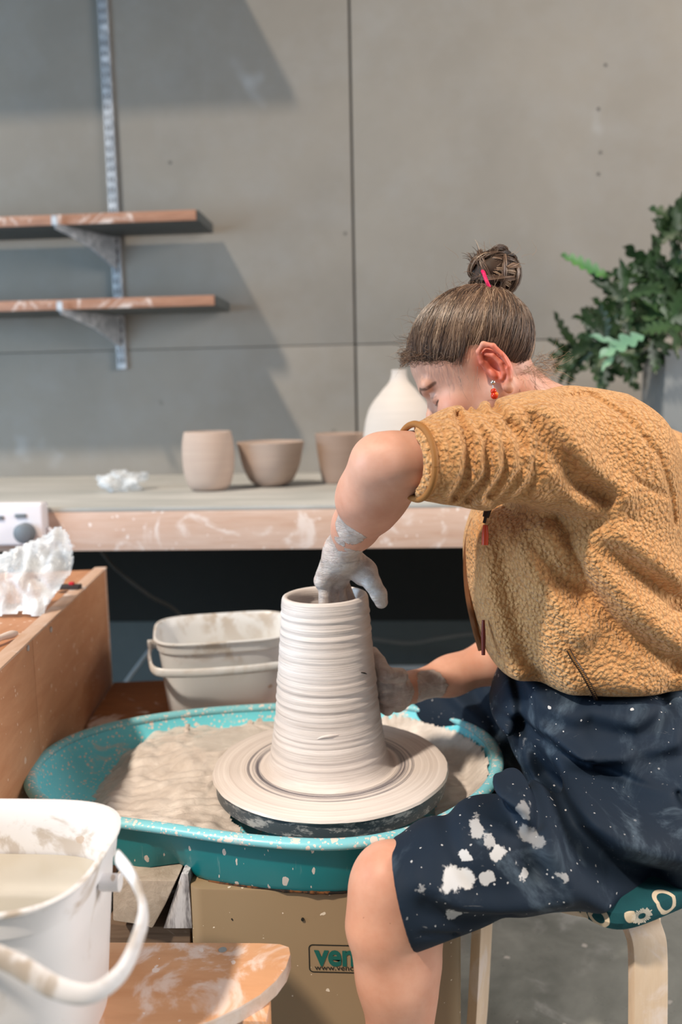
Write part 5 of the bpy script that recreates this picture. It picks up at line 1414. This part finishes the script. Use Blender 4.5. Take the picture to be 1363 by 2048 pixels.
# ================================================================== hair
hair_m = NT('hair_brown', .42, .5)
st_ = hair_m.attr('tone'); hc_ = hair_m.ramp(st_, [(0.0, srgb(58, 42, 34)), (.4, srgb(104, 80, 64)), (.75, srgb(150, 122, 100)), (1.0, srgb(196, 168, 140))])
hair_m.set('Base Color', hc_); hair_m.set('Roughness', .38); hair_m.set('Specular IOR Level', .6); hm = hair_m.m
cap_m = NT('hair_base', .6, .3); cap_m.set('Base Color', cap_m.mix(cap_m.noise(60, 3), srgb(44, 31, 23), srgb(70, 50, 36))); cap_m = cap_m.m
RS = np.array((.092, .074, .082))
TN = ([-1, -.64, -.43, -.28, -.12, .05, .30, .40, .61, .80, .93, 1.0], [-.95, -.93, -.86, -.50, -.16, -.08, -.22, -.06, .10, .30, .44, .50])
def hairline(nf): return float(np.interp(nf, *TN))
def on_scalp(n, k=1.0):
    n = np.asarray(n) / np.linalg.norm(n); q = n * RS * k
    return HC + hf * q[0] + hs * q[1] + hu * q[2]
# base cap
mb = MB(); nu_, nv_ = 96, 48; V = []; F_ = []; idx = {}
for i in range(nu_):
    for j in range(nv_ + 1):
        th_ = math.pi * j / nv_; ph = 2 * math.pi * i / nu_
        n = (math.sin(th_) * math.cos(ph), math.sin(th_) * math.sin(ph), math.cos(th_))
        if n[2] < hairline(n[0]) - .02: continue
        e = min(1, (n[2] - hairline(n[0]) + .02) / .22); idx[(i, j)] = len(V); V.append(on_scalp(n, .965 + .070 * e))
for (i, j), a in idx.items():
    q = [idx.get((i, j + 1)), idx.get(((i + 1) % nu_, j + 1)), idx.get(((i + 1) % nu_, j))]
    if None not in q: F_.append((a, *q))
hair = mesh_obj('hair', V, F_, cap_m, person)
hair['label'] = 'brown hair pulled up into a messy bun'
BUN = P(986, 545, 1.25); BB = P(972, 590, 1.25)
nb = np.array([(BB - HC).dot(hf), (BB - HC).dot(hs), (BB - HC).dot(hu)]) / RS; nb /= np.linalg.norm(nb)
class Strands:
    def __init__(self): self.v = []; self.f = []; self.t = []; self.n = 0
    def add(self, pts, r, tone, sides=3):
        pts = np.array([p[:] for p in pts]); m = len(pts)
        T = np.gradient(pts, axis=0); T /= np.linalg.norm(T, axis=1)[:, None] + 1e-9
        a = np.array((.3, -.8, .5)); N_ = np.cross(T, a); N_ /= np.linalg.norm(N_, axis=1)[:, None] + 1e-9; B_ = np.cross(T, N_)
        rr = r * np.linspace(1, .35, m) if np.isscalar(r) else np.asarray(r)
        ring = [pts + (N_ * math.cos(k * 2 * math.pi / sides) + B_ * math.sin(k * 2 * math.pi / sides)) * rr[:, None] for k in range(sides)]
        self.v.append(np.stack(ring, 1).reshape(-1, 3)); i = np.arange(m - 1)[:, None] * sides; k = np.arange(sides)[None]
        k2 = (k + 1) % sides
        q = np.stack([i + k, i + k2, i + sides + k2, i + sides + k], -1).reshape(-1, 4) + self.n
        self.f.append(q); self.n += m * sides; self.t.append(np.full(m * sides, tone))
    def build(self, name, m, parent):
        v = np.concatenate(self.v); q = np.concatenate(self.f); org = np.array(base_of(parent)); me = bpy.data.meshes.new(name)
        me.vertices.add(len(v)); me.vertices.foreach_set('co', (v - org).astype(np.float32).ravel()); me.loops.add(q.size); me.loops.foreach_set('vertex_index', q.astype(np.int32).ravel())
        me.polygons.add(len(q)); me.polygons.foreach_set('loop_start', np.arange(0, q.size, 4, dtype=np.int32)); me.polygons.foreach_set('loop_total', np.full(len(q), 4, dtype=np.int32))
        me.polygons.foreach_set('use_smooth', np.ones(len(q), dtype=bool)); me.update(); me.materials.append(m)
        o = bpy.data.objects.new(name, me); COL.objects.link(o); o.parent = parent; set_attr(o, 'tone', np.concatenate(self.t)); return o
rnd = random.Random(21)
def tone(): return min(1, max(0, rnd.gauss(.42, .22)))
SS = Strands()
def slerp(a, b, t):
    w = math.acos(max(-1, min(1, float(np.dot(a, b))))); return (np.sin((1 - t) * w) * a + np.sin(t * w) * b) / max(1e-6, math.sin(w))
n_s = 0; tries = 0
while n_s < 7500 and tries < 90000:
    tries += 1
    n = np.array([rnd.gauss(0, 1) for _ in range(3)]); n /= np.linalg.norm(n)
    if n[1] < -.35: continue
    hl = hairline(n[0]) + abs(rnd.gauss(0, .06 if n[0] > -.2 else .10)) - .03
    if n[2] < hl: continue
    edge_ = n[2] - hl
    if edge_ > .35 and rnd.random() < .55: continue
    # lock: strands near each other share an offset
    key = (round(n[0] * 5), round(n[1] * 5), round(n[2] * 5)); lr = random.Random(hash(key)); lock = lr.uniform(-1, 1); lt = lr.gauss(0, .22)
    pts = []; m = 14; wob = rnd.uniform(-1, 1); lift0 = .012 + rnd.random() * .04 + .02 * lock * .5; side = rnd.uniform(-.05, .05) + lock * .05
    for k in range(m):
        t = k / (m - 1); te = t ** .95
        a = slerp(n, nb, te); perp = np.cross(n, nb); perp /= np.linalg.norm(perp) + 1e-6
        a = a + perp * (side * math.sin(math.pi * t) + .022 * math.sin(t * 9 + lock * 6) + .012 * math.sin(t * 17 + wob * 6)); a /= np.linalg.norm(a)
        kk = 1.022 + lift0 * math.sin(math.pi * min(1, t * 1.1 + .12)) + (.05 * max(0, t - .85) / .15) + .006 * math.sin(t * 14 + wob * 9)
        pts.append(on_scalp(a, kk))
    rb_ = rnd.uniform(.00045, .0008); SS.add(pts, rb_ * np.interp(np.linspace(0, 1, m), [0, .12, .5, 1], [.15, .7, 1, .8]), min(1, max(0, tone() + lt))); n_s += 1
# short curls along the front hairline
for _ in range(260):
    nf_ = rnd.uniform(.25, 1.0); ns_ = rnd.uniform(-.1, 1); n = np.array([nf_, ns_ * math.sqrt(max(0, 1 - nf_ * nf_)), 0]); n[2] = hairline(nf_) + rnd.uniform(.06, .34); n /= np.linalg.norm(n)
    if n[2] < hairline(n[0]) + .05: continue
    base = on_scalp(n, 1.04); out_ = (base - HC).normalized(); g = Vector((rnd.gauss(0, 1), rnd.gauss(0, 1), rnd.gauss(0, 1))) * .4
    dr = (hf * rnd.uniform(-.2, .9) + Vector((0, 0, -1)) * rnd.uniform(-.3, .35) + g).normalized(); cr = rnd.uniform(.0015, .004); L = rnd.uniform(.005, .013); ph = rnd.uniform(0, 6.28); ax_ = out_.cross(dr).normalized()
    pts = [base + out_ * (.002 + .004 * math.sin(math.pi * t)) + dr * L * t + (ax_ * math.cos(ph + t * 7) + out_ * math.sin(ph + t * 7)) * cr * min(1, t * 2) for t in np.linspace(0, 1, 12)]
    SS.add(pts, rnd.uniform(.00028, .0005), min(1, tone()))

# fine flyaways: temple, nape, crown
FW = SS
for _ in range(170):
    c0 = rnd.choice([(1062, 735, 1.2), (1075, 745, 1.22), (1050, 745, 1.19), (1085, 720, 1.22)]); b = P(c0[0] + rnd.uniform(-22, 15), c0[1] + rnd.uniform(-12, 22), c0[2] + rnd.uniform(0, .05))
    dr = Vector((rnd.uniform(.1, 1), rnd.uniform(-.4, .3), rnd.uniform(-.9, .35))).normalized(); L = rnd.uniform(.015, .05); cr = rnd.uniform(.002, .006); ph = rnd.uniform(0, 6)
    FW.add([b + dr * L * t + Vector((math.cos(ph + t * 6), 0, math.sin(ph + t * 6))) * cr * t for t in np.linspace(0, 1, 12)], .00028, rnd.uniform(.5, 1))
for _ in range(110):
    n = np.array([rnd.uniform(-.9, 1), rnd.uniform(-.2, .5), rnd.uniform(.3, 1)]); n /= np.linalg.norm(n)
    if n[2] < hairline(n[0]): continue
    b = on_scalp(n, 1.05); o_ = (b - HC).normalized(); dr = (o_ * rnd.uniform(.3, .8) + Vector((rnd.gauss(0, .7), rnd.gauss(0, .4), rnd.gauss(0, .7)))).normalized(); L = rnd.uniform(.012, .035); ph = rnd.uniform(0, 6)
    FW.add([b + dr * L * t + o_ * .004 * math.sin(3 * t) + Vector((math.cos(ph + t * 4), 0, math.sin(ph + t * 4))) * .003 * t for t in np.linspace(0, 1, 10)], .00025, rnd.uniform(.4, .9))
for _ in range(10):   # wisps in front of the ear and over the cheek
    b = P(rnd.uniform(905, 960), rnd.uniform(725, 760), 1.165); L = rnd.uniform(.015, .045); dr = Vector((rnd.uniform(-.2, .5), -.15, -1)).normalized(); ph = rnd.uniform(0, 6)
    FW.add([b + dr * L * t + Vector((math.cos(ph + t * 4), 0, math.sin(ph + t * 4))) * .003 * t for t in np.linspace(0, 1, 10)], .00025, rnd.uniform(.3, .8))

SS.build('hair_strands', hm, hair)
# bun: coiled locks
bun_core = MB()
bm = bmesh.new(); bmesh.ops.create_icosphere(bm, subdivisions=4, radius=1)
vs = [BUN + Vector((v.co.x * .033, v.co.y * .032, v.co.z * .029)) * (1 + .08 * mnoise.noise(v.co * 2.2)) for v in bm.verts]; fs = [[v.index for v in f.verts] for f in bm.faces]; bm.free()
bun = mesh_obj('bun', vs, fs, cap_m, hair)
BS = Strands(); up_b = (BUN - BB).normalized(); xb = up_b.cross(Vector((0, 1, 0))).normalized(); yb_ = up_b.cross(xb)
for L_ in range(60):
    r_b = rnd.uniform(.024, .037); tilt = Vector((rnd.gauss(0, .75), rnd.gauss(0, .5), rnd.gauss(0, .9) + .6)).normalized(); a0 = rnd.uniform(0, 6.28); span = rnd.uniform(1.6, 4.2); lt = rnd.gauss(.45, .2)
    e1_ = tilt.cross(Vector((.3, .9, .1))).normalized(); e2_ = tilt.cross(e1_); cofs = tilt * rnd.uniform(-.012, .012)
    for k in range(30):
        rad_ = .0045 * math.sqrt(rnd.random()); ph0 = rnd.uniform(0, 6.28); pts = []
        for t in np.linspace(0, 1, 16):
            a = a0 + span * t; g_ = math.sin(math.pi * (.06 + .88 * t)) ** .6; tw = ph0 + 3.5 * t; pts.append(BUN + cofs + (e1_ * math.cos(a) + e2_ * math.sin(a)) * (r_b + rad_ * g_ * math.cos(tw) - .006 * (1 - g_) + .002 * math.sin(5 * t + L_)) + tilt * (rad_ * g_ * math.sin(tw) + .004 * math.sin(4 * t + L_)))
        BS.add(pts, rnd.uniform(.0005, .0009), min(1, max(0, lt + rnd.gauss(0, .12))))
for k in range(500):   # stem from scalp into the bun
    a = rnd.uniform(0, 6.28); r0_ = rnd.uniform(.012, .024); d0 = xb * math.cos(a) + yb_ * math.sin(a)
    BS.add([BB - up_b * .006 + d0 * r0_ * 1.15, BB + up_b * .008 + d0 * r0_ * .85, BB + up_b * .02 + d0 * r0_ * 1.1, BUN + d0 * r0_ * 1.3], [.0008] * 4, tone())
for k in range(46):   # spiky ends at the left of the bun and loose loops
    b = BUN + Vector((-.022 + rnd.gauss(0, .006), rnd.gauss(-.01, .012), rnd.gauss(.008, .01))); dr = Vector((rnd.uniform(-1, -.1), rnd.uniform(-.4, .2), rnd.uniform(.0, 1.1))).normalized(); L = rnd.uniform(.008, .022)
    BS.add([b + dr * L * t + Vector((0, 0, .003 * math.sin(3 * t))) for t in np.linspace(0, 1, 6)], .0007, tone())
for k in range(26):
    b = BUN + Vector((rnd.gauss(0, .02), rnd.gauss(-.005, .012), rnd.uniform(.01, .028))); dr = Vector((rnd.gauss(0, .8), 0, rnd.uniform(0, 1))).normalized(); L = rnd.uniform(.01, .03)
    BS.add([b + dr * L * t + Vector((.006 * math.sin(4 * t + k), 0, 0)) for t in np.linspace(0, 1, 8)], .00028, .8)
BS.build('bun_strands', hm, bun)
tie_m = plain('pink_elastic', srgb(232, 20, 92), .5)
tp = [P(966, 545, 1.215), P(970, 556, 1.210), P(975, 568, 1.208), P(982, 581, 1.212)]
ringp = spline([P(962, 540, 1.25), tp[0], tp[1], tp[2], tp[3], P(990, 586, 1.235), P(1000, 580, 1.26), P(985, 560, 1.285), P(968, 545, 1.275)], 5)
mb = MB(); mb.tube(ringp, .0026, 10); mb.build('hair_tie', tie_m, hair, smooth=True)

# earring
ear_o = empty('earring', HP(-.009, .080, -.080), None); ear_o.parent = person; ear_o.location = Vector(ear_o.location) - base_of(person)
ear_o['label'] = 'dangling red bead earring on a silver stud'
E0 = P(985, 765, 1.166)
silver = plain('silver', srgb(200, 198, 195), .25, metal=.9); redb = plain('bead_red', srgb(190, 46, 20), .25, .3, 90); orgb = plain('bead_orange', srgb(236, 120, 40), .3)
def ball(c, r, n=2):
    bm = bmesh.new(); bmesh.ops.create_icosphere(bm, subdivisions=n + 1, radius=r); v = [x.co + c for x in bm.verts]; f = [[x.index for x in y.verts] for y in bm.faces]; bm.free(); return v, f
mb = MB(); mb.add(*ball(E0, .0036)); mb.tube([E0, E0 + Vector((0, 0, -.010))], .0007, 6); mb.build('stud', silver, ear_o, smooth=True)
mb = MB(); mb.add(*ball(E0 + Vector((.001, 0, -.012)), .0042)); mb.add(*ball(E0 + Vector((.002, -.001, -.018)), .0050)); mb.build('bead', redb, ear_o, smooth=True)
mb = MB(); mb.add(*ball(E0 + Vector((.0045, -.003, -.016)), .0028)); mb.build('bead', orgb, ear_o, smooth=True)

# jacket trims
bind_m = plain('binding_brown', srgb(150, 100, 48), .7)
ax_n = cuff_n; e1c = ax_n.cross(Vector((0, 0, 1))).normalized(); e2c = e1c.cross(ax_n).normalized()
def project_ring(c, n=72):
    pts = []
    for k in range(n):
        a = 2 * math.pi * k / n; dr = (e1c * math.cos(a) + e2c * math.sin(a)); lo_, hi_ = .0, .09
        rr = np.linspace(.02, .075, 111); pp = np.array([(c + ax_n * .012 + dr * r)[:] for r in rr], dtype=np.float32); dd = jacket_sdf(pp); j = np.flatnonzero(dd < 0); r = rr[j[-1]] if len(j) else .041
        pts.append(r)
    pts = np.array(pts)
    for _ in range(3): pts = (np.roll(pts, 1) + 2 * pts + np.roll(pts, -1)) / 4
    return [c + ax_n * .0065 + (e1c * math.cos(2 * math.pi * k / n) + e2c * math.sin(2 * math.pi * k / n)) * (pts[k] - .0012) for k in range(n)]
ring = project_ring(CUFF_O + e2c * .0)
mb = MB(); mb.tube(ring + [ring[0]], .0042, 10, cap=False); mb.build('cuff_binding', bind_m, jacket, smooth=True)
def on_surface(sdf, px, py, d0=.9, d1=1.5, lift=0.0):
    dd = np.linspace(d0, d1, 900); pp = np.array([P(px, py, x)[:] for x in dd], dtype=np.float32); v = sdf(pp); j = np.flatnonzero(v < 0)
    return P(px, py, (dd[j[0]] if len(j) else (d0 + d1) / 2) - lift)
zip_m = plain('zip_dark', srgb(52, 34, 24), .4); brown_m = plain('facing_brown', srgb(112, 68, 34), .7); red_m = plain('pull_red', srgb(206, 70, 34), .35)
mb = MB(); pts = [on_surface(jacket_sdf, *q, lift=.001) for q in ((1136, 1300), (1146, 1318), (1162, 1342), (1176, 1366), (1188, 1390), (1194, 1408))]; mb.tube(spline(pts, 6), .0032, 8); pz = mb.build('pocket_zip', zip_m, jacket, smooth=True)
mb = MB(); sp_ = spline(pts, 14)
for k, p in enumerate(sp_[::2]): mb.box(p + Vector((0, -.003, 0)), (.0030, .0016, .0010))
mb.build('zip_teeth', plain('teeth_brass', srgb(168, 120, 66), .4), pz)
fz_px = [(968, 1022), (950, 1040), (938, 1080), (934, 1130), (938, 1190), (950, 1250), (964, 1300)]
mb = MB(); pts = [P(x - 2, y, 1.262) for x, y in fz_px]; mb.tube(spline(pts, 6), .0050, 8); fzp = mb.build('front_zip', brown_m, jacket, smooth=True)
mb = MB(); a = P(970, 1022, 1.150); mb.tube([a + Vector((.004, 0, .004)), a + Vector((0, -.003, -.008))], [.0055, .0045], 10); mb.tube([a + Vector((0, -.003, -.008)), a + Vector((-.002, -.004, -.016))], .0022, 8); mb.build('zip_slider', zip_m, fzp, smooth=True)
mb = MB(); a = P(970, 1050, 1.145); b = P(969, 1090, 1.145); mb.tube([a, (a + b) / 2, b], [.0032, .0048, .0045], 10); o = mb.build('zip_pull', red_m, fzp, smooth=True); o['label'] = 'orange-red rubber zip pull'
mb = MB(); a = P(966, 1240, 1.20); b = P(966, 1310, 1.20); mb.tube([a, (a + b) / 2, b], [.0022, .0034, .0026], 8); mb.build('zip_pull', plain('pull_brown', srgb(120, 44, 30), .4), fzp, smooth=True)
